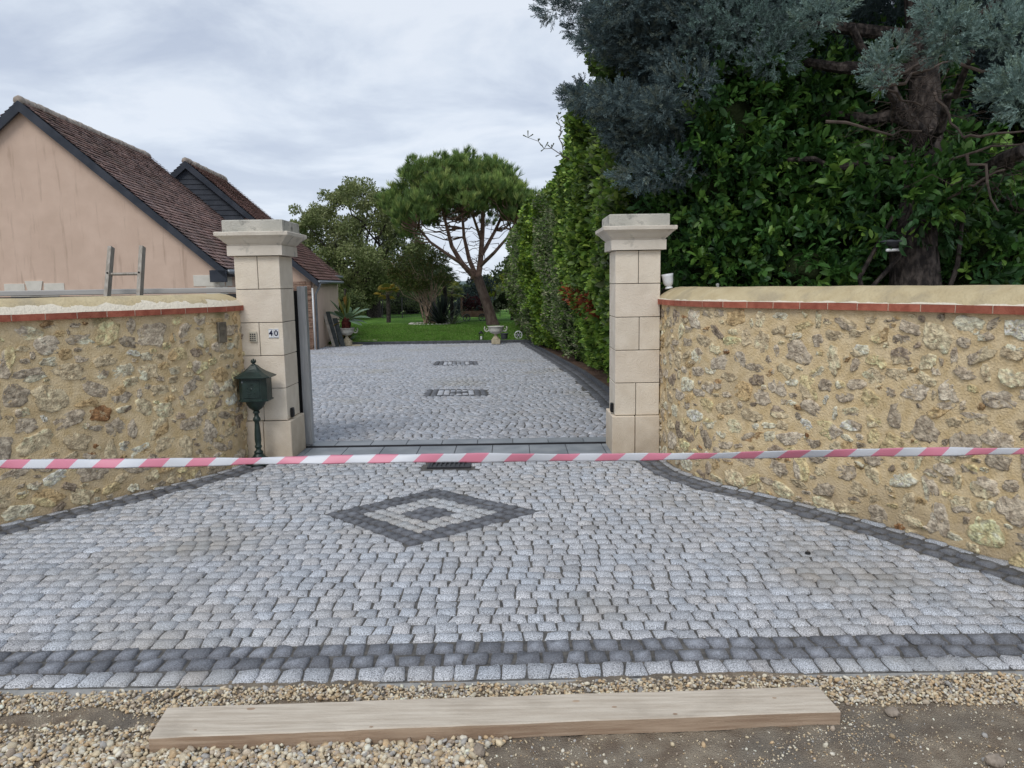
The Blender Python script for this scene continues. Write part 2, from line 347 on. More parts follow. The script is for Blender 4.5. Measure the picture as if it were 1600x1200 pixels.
# ------------------------------------------------------------------ smooth noise for numpy
_g = rng.random((64, 64))
def vnoise(x, y):
    xi = np.floor(x).astype(int); yi = np.floor(y).astype(int); fx = x-xi; fy = y-yi
    fx = fx*fx*(3-2*fx); fy = fy*fy*(3-2*fy)
    a = _g[xi % 64, yi % 64]; b = _g[(xi+1) % 64, yi % 64]; c = _g[xi % 64, (yi+1) % 64]; d = _g[(xi+1) % 64, (yi+1) % 64]
    return (a*(1-fx)+b*fx)*(1-fy)+(c*(1-fx)+d*fx)*fy
def fbm(x, y, o=4):
    s = 0; a = .5
    for i in range(o): s = s+a*vnoise(x*2**i+17*i, y*2**i+5*i); a *= .5
    return s
def grid_faces(nx, ny):
    i = np.arange(nx-1)[:, None]*ny+np.arange(ny-1)[None, :]
    i = i.ravel(); return np.stack([i, i+ny, i+ny+1, i+1], 1)

# ================================================================== SETTING
PATH_R = [(1.380, 7.10), (1.382, 6.80), (1.40, 6.55), (1.46, 6.26), (1.59, 5.96), (1.775, 5.70), (1.98, 5.45), (2.18, 5.17), (2.385, 4.86), (2.575, 4.52), (2.83, 4.02), (3.08, 3.50), (3.35, 2.95)]
PATH_L = [(-2.480, 7.10), (-2.485, 6.88), (-2.51, 6.72), (-2.565, 6.55), (-2.70, 6.30), (-2.83, 6.10), (-2.98, 5.88), (-3.18, 5.60), (-3.57, 5.07), (-3.98, 4.52), (-4.5, 3.85), (-4.95, 3.25)]
def smooth_path(pts, ds=.02):
    P_ = np.array(pts); n = len(P_); out = []
    Q = np.vstack([2*P_[0]-P_[1], P_, 2*P_[-1]-P_[-2]])
    for i in range(1, n):
        p0, p1, p2, p3 = Q[i-1], Q[i], Q[i+1], Q[i+2]
        for t in np.linspace(0, 1, 24, endpoint=False):
            out.append(.5*((2*p1)+(-p0+p2)*t+(2*p0-5*p1+4*p2-p3)*t*t+(-p0+3*p1-3*p2+p3)*t**3))
    out.append(P_[-1]); out = np.array(out)
    s = np.concatenate([[0], np.cumsum(np.linalg.norm(np.diff(out, axis=0), axis=1))])
    S = np.arange(0, s[-1], ds); return np.stack([np.interp(S, s, out[:, 0]), np.interp(S, s, out[:, 1])], 1), S
class Path:
    def __init__(s, pts, side):
        s.p, s.S = smooth_path(pts); d = np.gradient(s.p, axis=0)
        k = np.ones(9)/9
        d = np.stack([np.convolve(np.pad(d[:, i], 4, 'edge'), k, 'valid') for i in (0, 1)], 1)
        d /= np.linalg.norm(d, axis=1)[:, None]
        s.n = np.stack([d[:, 1]*side, -d[:, 0]*side], 1); s.len = s.S[-1]
    def at(s, u, off):
        u = np.asarray(u, float); off = np.asarray(off, float)
        x = np.interp(u, s.S, s.p[:, 0]); y = np.interp(u, s.S, s.p[:, 1])
        nx = np.interp(u, s.S, s.n[:, 0]); ny = np.interp(u, s.S, s.n[:, 1])
        return x+nx*off, y+ny*off
    def dist(s, X, Y):
        d = np.full(X.shape, 1e9)
        for i in range(0, len(s.p), 4): d = np.minimum(d, (X-s.p[i, 0])**2+(Y-s.p[i, 1])**2)
        return np.sqrt(d)
    def xat(s, Y):   # x of the path at a given Y (path runs in decreasing Y)
        o = np.argsort(s.p[:, 1]); return np.interp(Y, s.p[o, 1], s.p[o, 0])
PR = Path(PATH_R, 1); PL = Path(PATH_L, -1)
# normals must face the forecourt (towards x=-0.5)
for q in (PR, PL):
    mid = len(q.p)//2
    if np.dot(q.n[mid], np.array([-.5, 4.5])-q.p[mid]) < 0: q.n = -q.n

# ---- ground: one sheet to the horizon
xs = np.concatenate([[-1500, -400, -120, -40], np.linspace(-14, 14, 29), [40, 120, 400, 1500]])
ys = np.concatenate([[-300, -60, -10, 0, 1], np.linspace(2, 7.6, 8), np.linspace(9, 27, 10), [35, 60, 120, 400, 1500]])
X, Y = np.meshgrid(xs, ys, indexing='ij'); Z = gza(Y)-.07
o = mesh_np('ground', np.stack([X, Y, Z], -1).reshape(-1, 3), [grid_faces(len(xs), len(ys))], M['soil']); tag(o, kind='structure')
# far fields
xs = np.array([-1400., -300, -60, 60, 300, 1400]); ys = np.array([60.5, 120, 400, 1400.])
X, Y = np.meshgrid(xs, ys, indexing='ij'); o = mesh_np('far_field', np.stack([X, Y, X*0-.60], -1).reshape(-1, 3), [grid_faces(6, 4)], M['field']); tag(o, kind='structure')
# lawn
xs = np.linspace(-22, 14, 60); ys = np.linspace(27.75, 60.4, 50)
X, Y = np.meshgrid(xs, ys, indexing='ij'); Z = -.53+.03*fbm(X*.4, Y*.4)+ .02*fbm(X*2, Y*2)
o = mesh_np('lawn', np.stack([X, Y, Z], -1).reshape(-1, 3), [grid_faces(60, 50)], M['grass'], smooth=True); tag(o, kind='structure')

# ---- foreground soil
xs = np.arange(-4.2, 4.2, .012); ys = np.arange(.8, 2.93, .012)
X, Y = np.meshgrid(xs, ys, indexing='ij')
Z = -.035+.03*fbm(X*2.2, Y*2.2, 5)+.018*fbm(X*14, Y*14, 4)+.009*fbm(X*41, Y*41, 2)-.003
o = mesh_np('soil', np.stack([X, Y, Z], -1).reshape(-1, 3), [grid_faces(len(xs), len(ys))], M['soil'], smooth=True); tag(o, kind='structure')
def soil_z(X, Y): return -.035+.03*fbm(X*2.2, Y*2.2, 5)+.018*fbm(X*14, Y*14, 4)+.009*fbm(X*41, Y*41, 2)-.003

# ---- cobbles
def stones(C, top=0.0, ts=(0, .07, .5, .93, 1), rise=.0025, edge=-.016, tint=None, slope=False, centre=None, rough=.0028):
    """C (N,4,2) corners ccw; returns V, F, tint"""
    n = len(C); k = len(ts); ts = np.array(ts)
    S, T = np.meshgrid(ts, ts, indexing='ij')
    S = np.broadcast_to(S, (n, k, k)).copy(); T = np.broadcast_to(T, (n, k, k)).copy()
    inner = (np.arange(k) > 0) & (np.arange(k) < k-1)
    # round the corners and wobble the sides
    cr_ = .028
    for a, b in ((0, 0), (0, k-1), (k-1, 0), (k-1, k-1)):
        S[:, a, b] += (cr_ if a == 0 else -cr_)*(1+rng.random(n)); T[:, a, b] += (cr_ if b == 0 else -cr_)*(1+rng.random(n))
    S += rng.normal(0, .014, S.shape); T += rng.normal(0, .014, T.shape)
    c = C[:, None, None]
    W = [((1-S)*(1-T)), (S*(1-T)), (S*T), ((1-S)*T)]
    XY = sum(w_[..., None]*c[..., i, :] for i, w_ in enumerate(W))
    q = np.zeros((k, k)); q[0, :] = q[-1, :] = q[:, 0] = q[:, -1] = 1
    Z = np.where(q[None] > 0, edge, 0.0)+rng.normal(0, rough, (n, k, k))*(q[None] == 0)
    mid = k//2
    if k % 2: Z[:, mid, mid] += rise*rng.random(n)
    Z += top+rng.normal(0, .0022, (n, 1, 1))+ (S-.5)*rng.normal(0, .0025, (n, 1, 1))+(T-.5)*rng.normal(0, .0025, (n, 1, 1))
    if slope: Z += gza(XY[..., 1])
    V = np.concatenate([XY, Z[..., None]], -1).reshape(-1, 3)
    gf = grid_faces(k, k); Fc = (gf[None]+(np.arange(n)*k*k)[:, None, None]).reshape(-1, 4)
    tt = np.repeat(tint[:, None, :], k*k, 1)
    if centre is not None:
        wq = np.where(q > 0, 0, .45).astype(float); wq[mid, mid] = 1.0
        tt = tt*(1-wq.ravel()[None, :, None])+ (tt*(1-wq.ravel()[None, :, None])*0+centre[:, None, :])*wq.ravel()[None, :, None]
    return V, Fc, tt.reshape(-1, 3)
def merge(parts):
    V = []; Fq = []; T = []; b = 0
    for v, f, t in parts: V.append(v); Fq.append(f+b); T.append(t); b += len(v)
    return np.vstack(V), np.vstack(Fq), np.vstack(T)
def rows(lo, hi, nrow, x0, x1, wmin, wmax, wave, wsc, gap=.003, ang=0):
    """quads between curve lo(x) and hi(x) split in nrow rows"""
    out = []
    for r_ in range(nrow):
        x = x0-rng.random()*.1; xsj = [x]
        while x < x1: x += rng.uniform(wmin, wmax); xsj.append(x)
        xsj = np.array(xsj)
        def yy(t, xx):
            y = lo(xx)*(1-t)+hi(xx)*t
            return y+wave*(fbm(xx*wsc+9, y*wsc, 2)-.375)*2+ (fbm(xx*7+r_*0, y*9+31, 1)-.25)*.008
        t0, t1 = r_/nrow, (r_+1)/nrow
        xa, xb = xsj[:-1]+gap, xsj[1:]-gap
        sk = rng.normal(0, .0042, len(xsj)); ska, skb = sk[:-1], sk[1:]
        h = np.abs(hi(xa)-lo(xa)).mean()/nrow
        q = np.stack([np.stack([xa-ska, yy(t0, xa-ska)+gap], -1), np.stack([xb-skb, yy(t0, xb-skb)+gap], -1),
                      np.stack([xb+skb, yy(t1, xb+skb)-gap], -1), np.stack([xa+ska, yy(t1, xa+ska)-gap], -1)], 1)
        q += rng.normal(0, .0022, q.shape); out.append(q)
    return np.vstack(out)
def light_tint(n, s=.07):
    b = 1+rng.normal(0, s, n); b = np.clip(b, .7, 1.25)
    w_ = np.clip(rng.normal(0, .02, n), -.03, .06)
    return np.stack([b*(1+w_), b, b*(1-w_)], -1)
def dark_tint(n):
    b = .125+rng.random(n)*.08; return np.stack([b*.96, b*.98, b*1.08], -1)
# front line: outer edge of the last light row
def fr(off):
    a = G(0, 1072); b = G(1600, 1043)
    def f(x): return a.y+(x-a.x)/(b.x-a.x)*(b.y-a.y)+off+.006*np.sin(np.asarray(x)*1.3+off*3)
    return f
thr = lambda x: 6.93+0*np.asarray(x)
parts_l = []; parts_d = []
# rows: 1 light, 2 dark, then field
Q = rows(fr(0), fr(.108), 1, -4.2, 3.7, .085, .118, .0, 1)
Qd = rows(fr(.112), fr(.318), 2, -4.2, 3.7, .085, .118, .0, 1, gap=.006)
Qf = rows(fr(.322), thr, 41, -4.2, 3.7, .084, .116, .009, 1.1)
def keep(Q, inner=.262):
    c = Q.mean(1); ok = (c[:, 0] < PR.xat(c[:, 1])) & (c[:, 0] > PL.xat(c[:, 1]))
    ok &= (PR.dist(c[:, 0], c[:, 1]) > inner) & (PL.dist(c[:, 0], c[:, 1]) > inner); return ok
Q = Q[keep(Q, .06)]; Qd = Qd[keep(Qd, .06)]; Qf = Qf[keep(Qf, .235)]
# diamond
DL, DT, DR, DB = [np.array(G(*q)[:2]) for q in ((508, 802), (680, 763), (847, 798), (641, 852))]
def in_quad(c, P4, grow=0):
    ctr = np.mean(P4, 0); P4 = [ctr+(p-ctr)*(1+grow) for p in P4]; ok = np.ones(len(c), bool); sgn = None
    for i in range(4):
        a, b = P4[i], P4[(i+1) % 4]; cr_ = (b[0]-a[0])*(c[:, 1]-a[1])-(b[1]-a[1])*(c[:, 0]-a[0])
        if sgn is None: sgn = np.sign((b[0]-a[0])*(ctr[1]-a[1])-(b[1]-a[1])*(ctr[0]-a[0]))
        ok &= cr_*sgn > 0
    return ok
c_ = Qf.mean(1); bad = in_quad(c_, [DL, DT, DR, DB], .0)
drainq = [np.array(G(*q)[:2]) for q in ((664, 733), (737, 733), (738, 720), (666, 720))]
bad |= in_quad(c_, drainq, .15)
def area(q):
    x, y = q[..., 0], q[..., 1]; return .5*(x*np.roll(y, -1, 1)-np.roll(x, -1, 1)*y).sum(1)
def trim_diamond(Q, P4, gap):
    Q = Q.copy(); ctr = np.mean(P4, 0); A0 = area(Q); cen_ = Q.mean(1)
    # half plane each stone belongs to: the diamond edge its centre is farthest outside of
    sd = []
    for i in range(4):
        a, b = P4[i], P4[(i+1) % 4]; t = (b-a)/np.linalg.norm(b-a); n_ = np.array([t[1], -t[0]])
        if np.dot(n_, ctr-a) > 0: n_ = -n_
        sd.append((a, n_))
    D = np.stack([(cen_-a)@n_ for a, n_ in sd], 1); best = D.argmax(1); inner = D.max(1) < -.02
    for i, (a, n_) in enumerate(sd):
        m_ = best == i
        for c in range(4):
            dd = (Q[m_, c]-a)@n_; pen = np.clip(gap-dd, 0, None)
            near = (np.abs((Q[m_, c]-ctr)@np.array([-n_[1], n_[0]])) < 2)
            Q[m_, c] += n_[None]*(pen*near)[:, None]
    return Q[(area(Q) > .22*A0) & ~inner]
near_d = in_quad(c_, [DL, DT, DR, DB], .30); dr_ = in_quad(c_, drainq, .15)
Qn = trim_diamond(Qf[near_d & ~dr_], [DL, DT, DR, DB], .004); Qf = Qf[~near_d & ~dr_]
Qf = np.vstack([Qf, Qn])
def trim_path(Q, path, off):
    Q = Q.copy(); A0 = area(Q)
    for c in range(4):
        X_, Y_ = Q[:, c, 0], Q[:, c, 1]; d = path.dist(X_, Y_); m_ = d < off
        idx = np.array([np.argmin((path.p[:, 0]-x)**2+(path.p[:, 1]-y)**2) for x, y in zip(X_[m_], Y_[m_])], int)
        if len(idx): Q[m_, c] = path.p[idx]+path.n[idx]*off
    return Q[area(Q) > .2*A0]
Qf = trim_path(trim_path(Qf, PR, .281), PL, .281)
dia_l, dia_d = [], []
NB = 11
for i in range(NB):
    for j in range(NB):
        def pt(u, v): return (DL*(1-u)*(1-v)+DT*u*(1-v)+DR*u*v+DB*(1-u)*v)
        g_ = .085
        u0, u1, v0, v1 = (i+g_)/NB, (i+1-g_)/NB, (j+g_)/NB, (j+1-g_)/NB
        q = np.array([pt(u0, v0), pt(u1, v0), pt(u1, v1), pt(u0, v1)]) + rng.normal(0, .0015, (4, 2))
        k_ = min(i, j, NB-1-i, NB-1-j)
        (dia_d if k_ < 2 or k_ >= 4 else dia_l).append(q)
# filler slivers of joint colour handled by the bed; side borders along both walls
def border(path, o0, o1, nrow, w0=.10, w1=.13, u0=.0, gap=.0085):
    out = []
    for r_ in range(nrow):
        a = o0+(o1-o0)*r_/nrow+gap; b = o0+(o1-o0)*(r_+1)/nrow-gap; u = u0
        while u < path.len-.2:
            wd = rng.uniform(w0, w1); us = [u+gap, u+wd-gap]
            x, y = path.at([us[0], us[1], us[1], us[0]], [a, a, b, b]); out.append(np.stack([x, y], -1)+rng.normal(0, .002, (4, 2))); u += wd
    return np.array(out)
yf = lambda q: q[q.mean(1)[:, 1] > fr(.34)(q.mean(1)[:, 0])]
def fix_orient(q):
    x, y = q[..., 0], q[..., 1]; ar = (x*np.roll(y, -1, 1)-np.roll(x, -1, 1)*y).sum(1); q = q.copy(); q[ar < 0] = q[ar < 0][:, ::-1]; return q
Bd = np.vstack([yf(border(PR, .075, .275, 2, u0=.12)), yf(border(PL, .075, .275, 2, u0=.12))])
Bl = np.vstack([yf(border(PR, .0, .072, 1, .13, .2, .0)), yf(border(PL, .0, .072, 1, .13, .2, .0))])
Bd = fix_orient(Bd); Bl = fix_orient(Bl); dl = fix_orient(np.array(dia_l)); dd = fix_orient(np.array(dia_d))
for q in (Q, Qf, dl): parts_l.append(stones(q, tint=light_tint(len(q))))
parts_l[2] = (parts_l[2][0], parts_l[2][1], parts_l[2][2]*np.array([1.0, .99, .96]))
v, f, t = stones(Bl, tint=light_tint(len(Bl))*.8, top=-.004); parts_l.append((v, f, t))
cen = lambda n, a=.20, b=.16: (np.array([.92, .97, 1.08])[None]*(a+rng.random(n)*b)[:, None])
parts_d.append(stones(Qd, tint=dark_tint(len(Qd))*1.15, centre=cen(len(Qd), .20, .36), rise=.005))
parts_d.append(stones(dd, tint=dark_tint(len(dd)), centre=cen(len(dd), .17, .14)))
parts_d.append(stones(Bd, tint=dark_tint(len(Bd))*.95, centre=cen(len(Bd), .18, .14)))
vl, fl, tl = merge(parts_l); vd, fd, td = merge(parts_d)
# bed under the cobbles
xs = np.linspace(-4.6, 3.8, 60); ys = np.linspace(2.86, 7.62, 40); X, Y = np.meshgrid(xs, ys, indexing='ij')
Yb = fr(-.012)(X)+(Y-2.86)/(7.62-2.86)*(7.62-fr(-.012)(X))
vb = np.stack([X, Yb, X*0-.012], -1).reshape(-1, 3); fb = grid_faces(60, 40)
xs2 = np.linspace(-4.6, 3.8, 60)
V = np.vstack([vl, vd, vb]); 
fs_ = [fl, fd+len(vl), fb+len(vl)+len(vd)]
# front edge of the bed drops into the gravel, slightly ragged
ex = np.linspace(-4.6, 3.8, 200); e0 = np.stack([ex, fr(-.012)(ex), ex*0-.011], -1); wv = .02+.06*np.clip(fbm(ex*1.7, ex*0+3)-.35, 0, 1)*3
e1 = np.stack([ex, fr(-.012)(ex)-wv, ex*0-.016], -1); e2 = np.stack([ex, fr(-.012)(ex)-wv-.02, ex*0-.07], -1)
eb = len(V); V = np.vstack([V, e0, e1, e2]); i = np.arange(199)
ef = np.vstack([np.stack([eb+i, eb+i+1, eb+200+i+1, eb+200+i], 1), np.stack([eb+200+i, eb+200+i+1, eb+400+i+1, eb+400+i], 1)])[:, ::-1]
T = np.vstack([tl, td, np.ones((len(vb)+600, 3))])
o = mesh_np('forecourt_paving', V, fs_+[ef], [M['granite'], M['basalt'], M['joint'], M['concrete']], [0, 1, 2, 3], T); tag(o, kind='structure')

# ---- driveway beyond the gate
DRL = lambda Y: -6.76+.085*(25.3-Y)
RX = np.array([[27.9, .60], [19.35, 1.16], [15.1, 1.42], [11.8, 1.50], [9.5, 1.50], [7.5, 1.46]])
DRR = lambda Y: np.interp(Y, RX[::-1, 0], RX[::-1, 1])
y0d, y1d = 7.72, 27.55
Qx = rows(lambda x: y0d+0*np.asarray(x), lambda x: y1d+.0*np.asarray(x), 222, -7.4, 1.7, .084, .12, .05, .9, gap=.005)
c_ = Qx.mean(1); ok = (c_[:, 0] > DRL(c_[:, 1])+.03) & (c_[:, 0] < DRR(c_[:, 1])-.30) & (c_[:, 1] > y0d+.03) & (c_[:, 1] < y1d)
MAN = []
for pts in (((661, 619), (763, 618), (758, 608), (668, 608)), ((677, 571), (749, 570), (745, 564), (682, 564))):
    MAN.append([np.array(G(*q)[:2]) for q in pts])
for q4 in MAN: ok &= ~in_quad(c_, q4, .03)
Qx = fix_orient(Qx[ok])
tt_ = light_tint(len(Qx), .11)*.90
v1 = stones(Qx, ts=(0, .2, .8, 1), tint=tt_, slope=True, edge=-.020, rough=.003, top=.002)
# dark double border on the right edge, kerb beyond it
bd = []
for r_, (a, b) in enumerate(((.28, .15), (.145, .015))):
    Yc = 7.75
    while Yc < 27.5:
        l_ = rng.uniform(.10, .14); ya, yb = Yc+.006, Yc+l_-.006
        bd.append([[DRR(ya)-a, ya], [DRR(ya)-b-.008, ya], [DRR(yb)-b-.008, yb], [DRR(yb)-a, yb]]); Yc += l_
# far end dark row
x = -7.0
while x < .5: bd.append([[x+.006, 27.57], [x+.12, 27.57], [x+.12, 27.68], [x+.006, 27.68]]); x += .125
bd = fix_orient(np.array(bd)); v2 = stones(bd, ts=(0, .2, .8, 1), tint=dark_tint(len(bd)), slope=True, top=.002)
# inlaid manhole covers: dark outline, dark ends, light field, dark middle strip
mdl, mdd = [], []
for q4 in MAN:
    BL, BR, TR_, TL_ = q4; nu, nv = 10, 6
    for i in range(nu):
        for j in range(nv):
            g_ = .06
            def pt(u, v): return BL*(1-u)*(1-v)+BR*u*(1-v)+TR_*u*v+TL_*(1-u)*v
            q = [pt((i+g_)/nu, (j+g_)/nv), pt((i+1-g_)/nu, (j+g_)/nv), pt((i+1-g_)/nu, (j+1-g_)/nv), pt((i+g_)/nu, (j+1-g_)/nv)]
            (mdd if i in (0, 1, 8, 9) or j in (0, 5) or (4 <= i < 7 and j in (2, 3)) else mdl).append(q)
mdl = fix_orient(np.array(mdl)); mdd = fix_orient(np.array(mdd))
v3 = stones(mdl, ts=(0, .1, .9, 1), tint=light_tint(len(mdl))*1.12, slope=True, top=.002, edge=-.008, rough=.001); v4 = stones(mdd, ts=(0, .1, .9, 1), tint=dark_tint(len(mdd))*1.1, slope=True, top=.002)
vl, fl, tl = merge([v1, v3]); vd, fd, td = merge([v2, v4])
ys = np.linspace(7.62, 27.7, 60); us = np.linspace(0, 1, 8); U_, Y = np.meshgrid(us, ys, indexing='ij')
X = DRL(Y)*(1-U_)+DRR(Y)*U_; vb = np.stack([X, Y, gza(Y)-.016], -1).reshape(-1, 3)
o = mesh_np('driveway', np.vstack([vl, vd, vb]), [fl, fd+len(vl), grid_faces(8, 60)+len(vl)+len(vd)], [M['granite_far'], M['basalt'], M['joint']], [0, 1, 2], np.vstack([tl, td, np.ones((len(vb), 3))])); tag(o, kind='structure')
# kerb on the right of the drive and at the lawn
mb = MB()
prev = None
for Yc in np.arange(7.5, 27.9, .5):
    Yn = min(Yc+.5, 27.9); x0, x1 = DRR(Yc), DRR(Yn); z0, z1 = gz(Yc), gz(Yn)
    vs = [(x0+.004, Yc, z0-.06), (x0+.064, Yc, z0-.06), (x0+.064, Yc, z0+.05), (x0+.004, Yc, z0+.05), (x1+.004, Yn-.006, z1-.06), (x1+.064, Yn-.006, z1-.06), (x1+.064, Yn-.006, z1+.05), (x1+.004, Yn-.006, z1+.05)]
    mb.add(vs, [(0, 1, 2, 3), (4, 7, 6, 5), (3, 2, 6, 7), (0, 3, 7, 4), (1, 5, 6, 2)])
mb.box(-6.2, 1.8, 27.70, 27.78, -.62, -.46, bev=.006)
o = mb.build('kerb', pmat('kerb_stone', (.07, .075, .085), (.12, .125, .135), 9, .85)); tag(o, kind='structure')
# paved patch and pad beside the house where the left urn stands
mb = MB(); mb.box(-7.35, -5.45, 27.1, 27.69, -.62, -.535, bev=.008); mb.box(-6.3, -5.1, 27.82, 29.0, -.62, -.47, bev=.01)
o = mb.build('terrace', M['sandstone']); tag(o, kind='structure')

# ---- threshold slabs and gate track
mb = MB()
xs_ = np.arange(-2.36, 1.2, .36)
for i, x in enumerate(xs_):
    g_ = .9+.2*random.random()
    a, b = x+.003, x+.357
    if b > -2.05 and a < .93: mb.box(max(a, -2.06), min(b, .935), 6.94, 7.372, -.05, .004, bev=.002, tint=(g_, g_, g_))
    g_ = .9+.2*random.random()
    mb.box(max(a+.2, -2.06), min(b+.2, .97), 7.46, 7.70, -.05, .004, bev=.002, tint=(g_, g_, g_)) if a+.2 < .95 and b+.2 > -2.05 else None
o = mb.build('threshold', M['slab']); tag(o, kind='structure')
mb = MB()
mb.box(-2.06, 1.45, 7.378, 7.41, -.05, .002); mb.box(-6.4, 1.45, 7.41, 7.422, -.05, .014); mb.box(-6.4, 1.45, 7.422, 7.456, -.05, -.004)
o = mb.build('gate_track', M['dark_metal']); tag(o, 'dark steel sliding gate track set across the threshold slabs', 'track')

# ================================================================== STONE WALLS
STONE_COLS = [((0.717, 0.601, 0.407), 5), ((0.806, 0.69, 0.468), 5), ((0.56, 0.479, 0.366), 5), ((0.638, 0.551, 0.427), 5), ((0.403, 0.328, 0.249), 1.6), ((0.896, 0.823, 0.62), 4), ((0.672, 0.5, 0.275), 2), ((0.851, 0.701, 0.407), 3), ((0.381, 0.212, 0.102), 0.6), ((0.515, 0.345, 0.183), 0.7), ((0.672, 0.59, 0.468), 4)]
_w = np.array([c[1] for c in STONE_COLS], float); _w /= _w.sum(); _c = np.array([c[0] for c in STONE_COLS])
def stone_wall(name, path, label, mort, cop, side, TOP=1.39, TH=.36):
    root = empty(name, (0, 0, 0), label=label, cat='wall')
    Lr = path.len
    # mortar face
    us = np.arange(0, Lr, .03); zs = np.concatenate([np.arange(-.1, TOP, .03), [TOP]])
    U_, Z = np.meshgrid(us, zs, indexing='ij'); off = .008*(fbm(U_*7, Z*7, 5)-.45)*2
    x, y = path.at(U_, off); V = np.stack([x, y, Z], -1).reshape(-1, 3); Fm = grid_faces(len(us), len(zs))
    # back, ends, top
    nb = len(V); xb, yb = path.at(us, us*0-TH); xf, yf_ = path.at(us, us*0)
    Vb = np.vstack([np.stack([xb, yb, us*0-.6], -1), np.stack([xb, yb, us*0+TOP], -1), np.stack([xf, yf_, us*0+TOP], -1)])
    n = len(us); i = np.arange(n-1)
    Fb = np.vstack([np.stack([nb+i, nb+n+i, nb+n+i+1, nb+i+1], 1), np.stack([nb+n+i, nb+2*n+i, nb+2*n+i+1, nb+n+i+1], 1)])
    fe = [[nb+n-1, nb+2*n-1, nb+3*n-1, n*0+ (n-1)*len(zs)], [nb, 0, nb+2*n, nb+n]]
    V = np.vstack([V, Vb])
    # rubble stones by dart throwing
    st = []; cell = {}
    def ok(u, z, a, b):
        for (uu, z_, aa, bb) in st:
            du = abs(u-uu); dz = abs(z-z_)
            if du < a+aa and dz < b+bb:
                if (du/(a+aa))**2+(dz/(b+bb))**2 < .98: return False
        return True
    big_ = 1.25 if side < 0 else 1.1
    tries = [(4200*Lr/4, .060*big_, .094*big_), (16000*Lr/4, .042, .066*big_), (9000*Lr/4, .024, .040)]
    for nt_, amin, amax in tries:
        for _ in range(int(nt_*.35)):
            a = random.uniform(amin, amax); b = a*random.uniform(.42, .88)
            if random.random() < .12: a, b = b, a
            u = random.uniform(a*.6, Lr-.1); z = random.uniform(b*.6-.02, TOP-b-.01)
            near = [s_ for s_ in st[-0:]] if False else None
            key = (int(u/.2), int(z/.2)); bad_ = False
            for di in (-1, 0, 1):
                for dj in (-1, 0, 1):
                    for (uu, z_, aa, bb) in cell.get((key[0]+di, key[1]+dj), ()):
                        if ((u-uu)/(a+aa+.006))**2+((z-z_)/(b+bb+.006))**2 < 1: bad_ = True; break
                    if bad_: break
                if bad_: break
            if not bad_: cell.setdefault(key, []).append((u, z, a, b)); st.append((u, z, a, b))
    st = np.array(st); ns = len(st); K = 20; rings = [(1.04, -.009), (.985, .0035), (.86, .0062), (.52, .0070), (.22, .0072)]
    ang = np.linspace(0, 2*np.pi, K, endpoint=False)
    rad = np.ones((ns, K))
    for h_ in range(2, 7): rad += rng.normal(0, .115/(h_**.5), (ns, 1))*np.cos(h_*ang[None]+rng.random((ns, 1))*6.28)
    rad += rng.normal(0, .055, (ns, K)); rad = np.clip(rad, .60, 1.24)
    # squarish power
    ca, sa = np.cos(ang), np.sin(ang); pw = .78
    ex_, ey = np.sign(ca)*np.abs(ca)**pw, np.sign(sa)*np.abs(sa)**pw
    rot = rng.normal(0, .22, ns); VV = []
    prot = .6+rng.random(ns)*.8
    tilt = rng.normal(0, .006, (ns, 2))
    for q, (rr, hh) in enumerate(rings):
        rj = rad*(1+(rng.normal(0, .05, rad.shape) if q else 0))
        px = ex_[None]*rj*rr; py = ey[None]*rj*rr
        h_ = hh*prot[:, None]+(rng.normal(0, .0030, rad.shape) if q else 0)+ (tilt[:, :1]*px+tilt[:, 1:]*py)*(1 if q else 0)
        lx = st[:, 2:3]*px; lz = st[:, 3:4]*py
        cu_ = lx*np.cos(rot)[:, None]-lz*np.sin(rot)[:, None]; cz_ = lx*np.sin(rot)[:, None]+lz*np.cos(rot)[:, None]
        uu = st[:, :1]+cu_; z_ = st[:, 1:2]+cz_
        z_ = np.minimum(z_, TOP-.002); uu = np.maximum(uu, .0)
        x, y = path.at(uu, h_); VV.append(np.stack([x, y, z_], -1))
    x, y = path.at(st[:, 0], .0074*prot); VC = np.stack([x, y, st[:, 1]], -1)[:, None]
    VS = np.concatenate(VV+[VC], 1); nv = VS.shape[1]; fq, ft = [], []
    for q in range(len(rings)-1):
        for j in range(K): j2 = (j+1) % K; fq.append((q*K+j, q*K+j2, (q+1)*K+j2, (q+1)*K+j))
    for j in range(K): ft.append(((len(rings)-1)*K+j, (len(rings)-1)*K+(j+1) % K, nv-1))
    offs = (np.arange(ns)*nv)[:, None, None]; b = len(V)
    FQ = (np.array(fq)[None]+offs).reshape(-1, 4)+b; FT = (np.array(ft)[None]+offs).reshape(-1, 3)+b
    ci = rng.choice(len(_c), ns, p=_w); tc_ = _c[ci]*(1+rng.normal(0, .10, (ns, 1)))
    tv = np.repeat(tc_[:, None], nv, 1)*(1+rng.normal(0, .13, (ns, nv, 1)))
    # some stones carry a second colour on one half
    ci2 = rng.choice(len(_c), ns, p=_w); has = rng.random(ns) < .4; a2 = rng.random(ns)*6.28
    lx = np.tile(np.concatenate([ca]*len(rings)+[[0]]), (ns, 1)); ly = np.tile(np.concatenate([sa]*len(rings)+[[0]]), (ns, 1))
    msk = ((lx*np.cos(a2)[:, None]+ly*np.sin(a2)[:, None]) > .35) & has[:, None]
    tv = np.where(msk[..., None], _c[ci2][:, None]*(1+rng.normal(0, .1, (ns, nv, 1))), tv)
    _ = 0
    V2 = np.vstack([V, VS.reshape(-1, 3)]); T2 = np.vstack([np.ones((len(V), 3)), np.clip(tv.reshape(-1, 3), .03, .86)])
    flip = side < 0
    FF = [Fm, Fb, np.array(fe), FQ, FT]
    if flip: FF = [f_[:, ::-1] for f_ in FF]
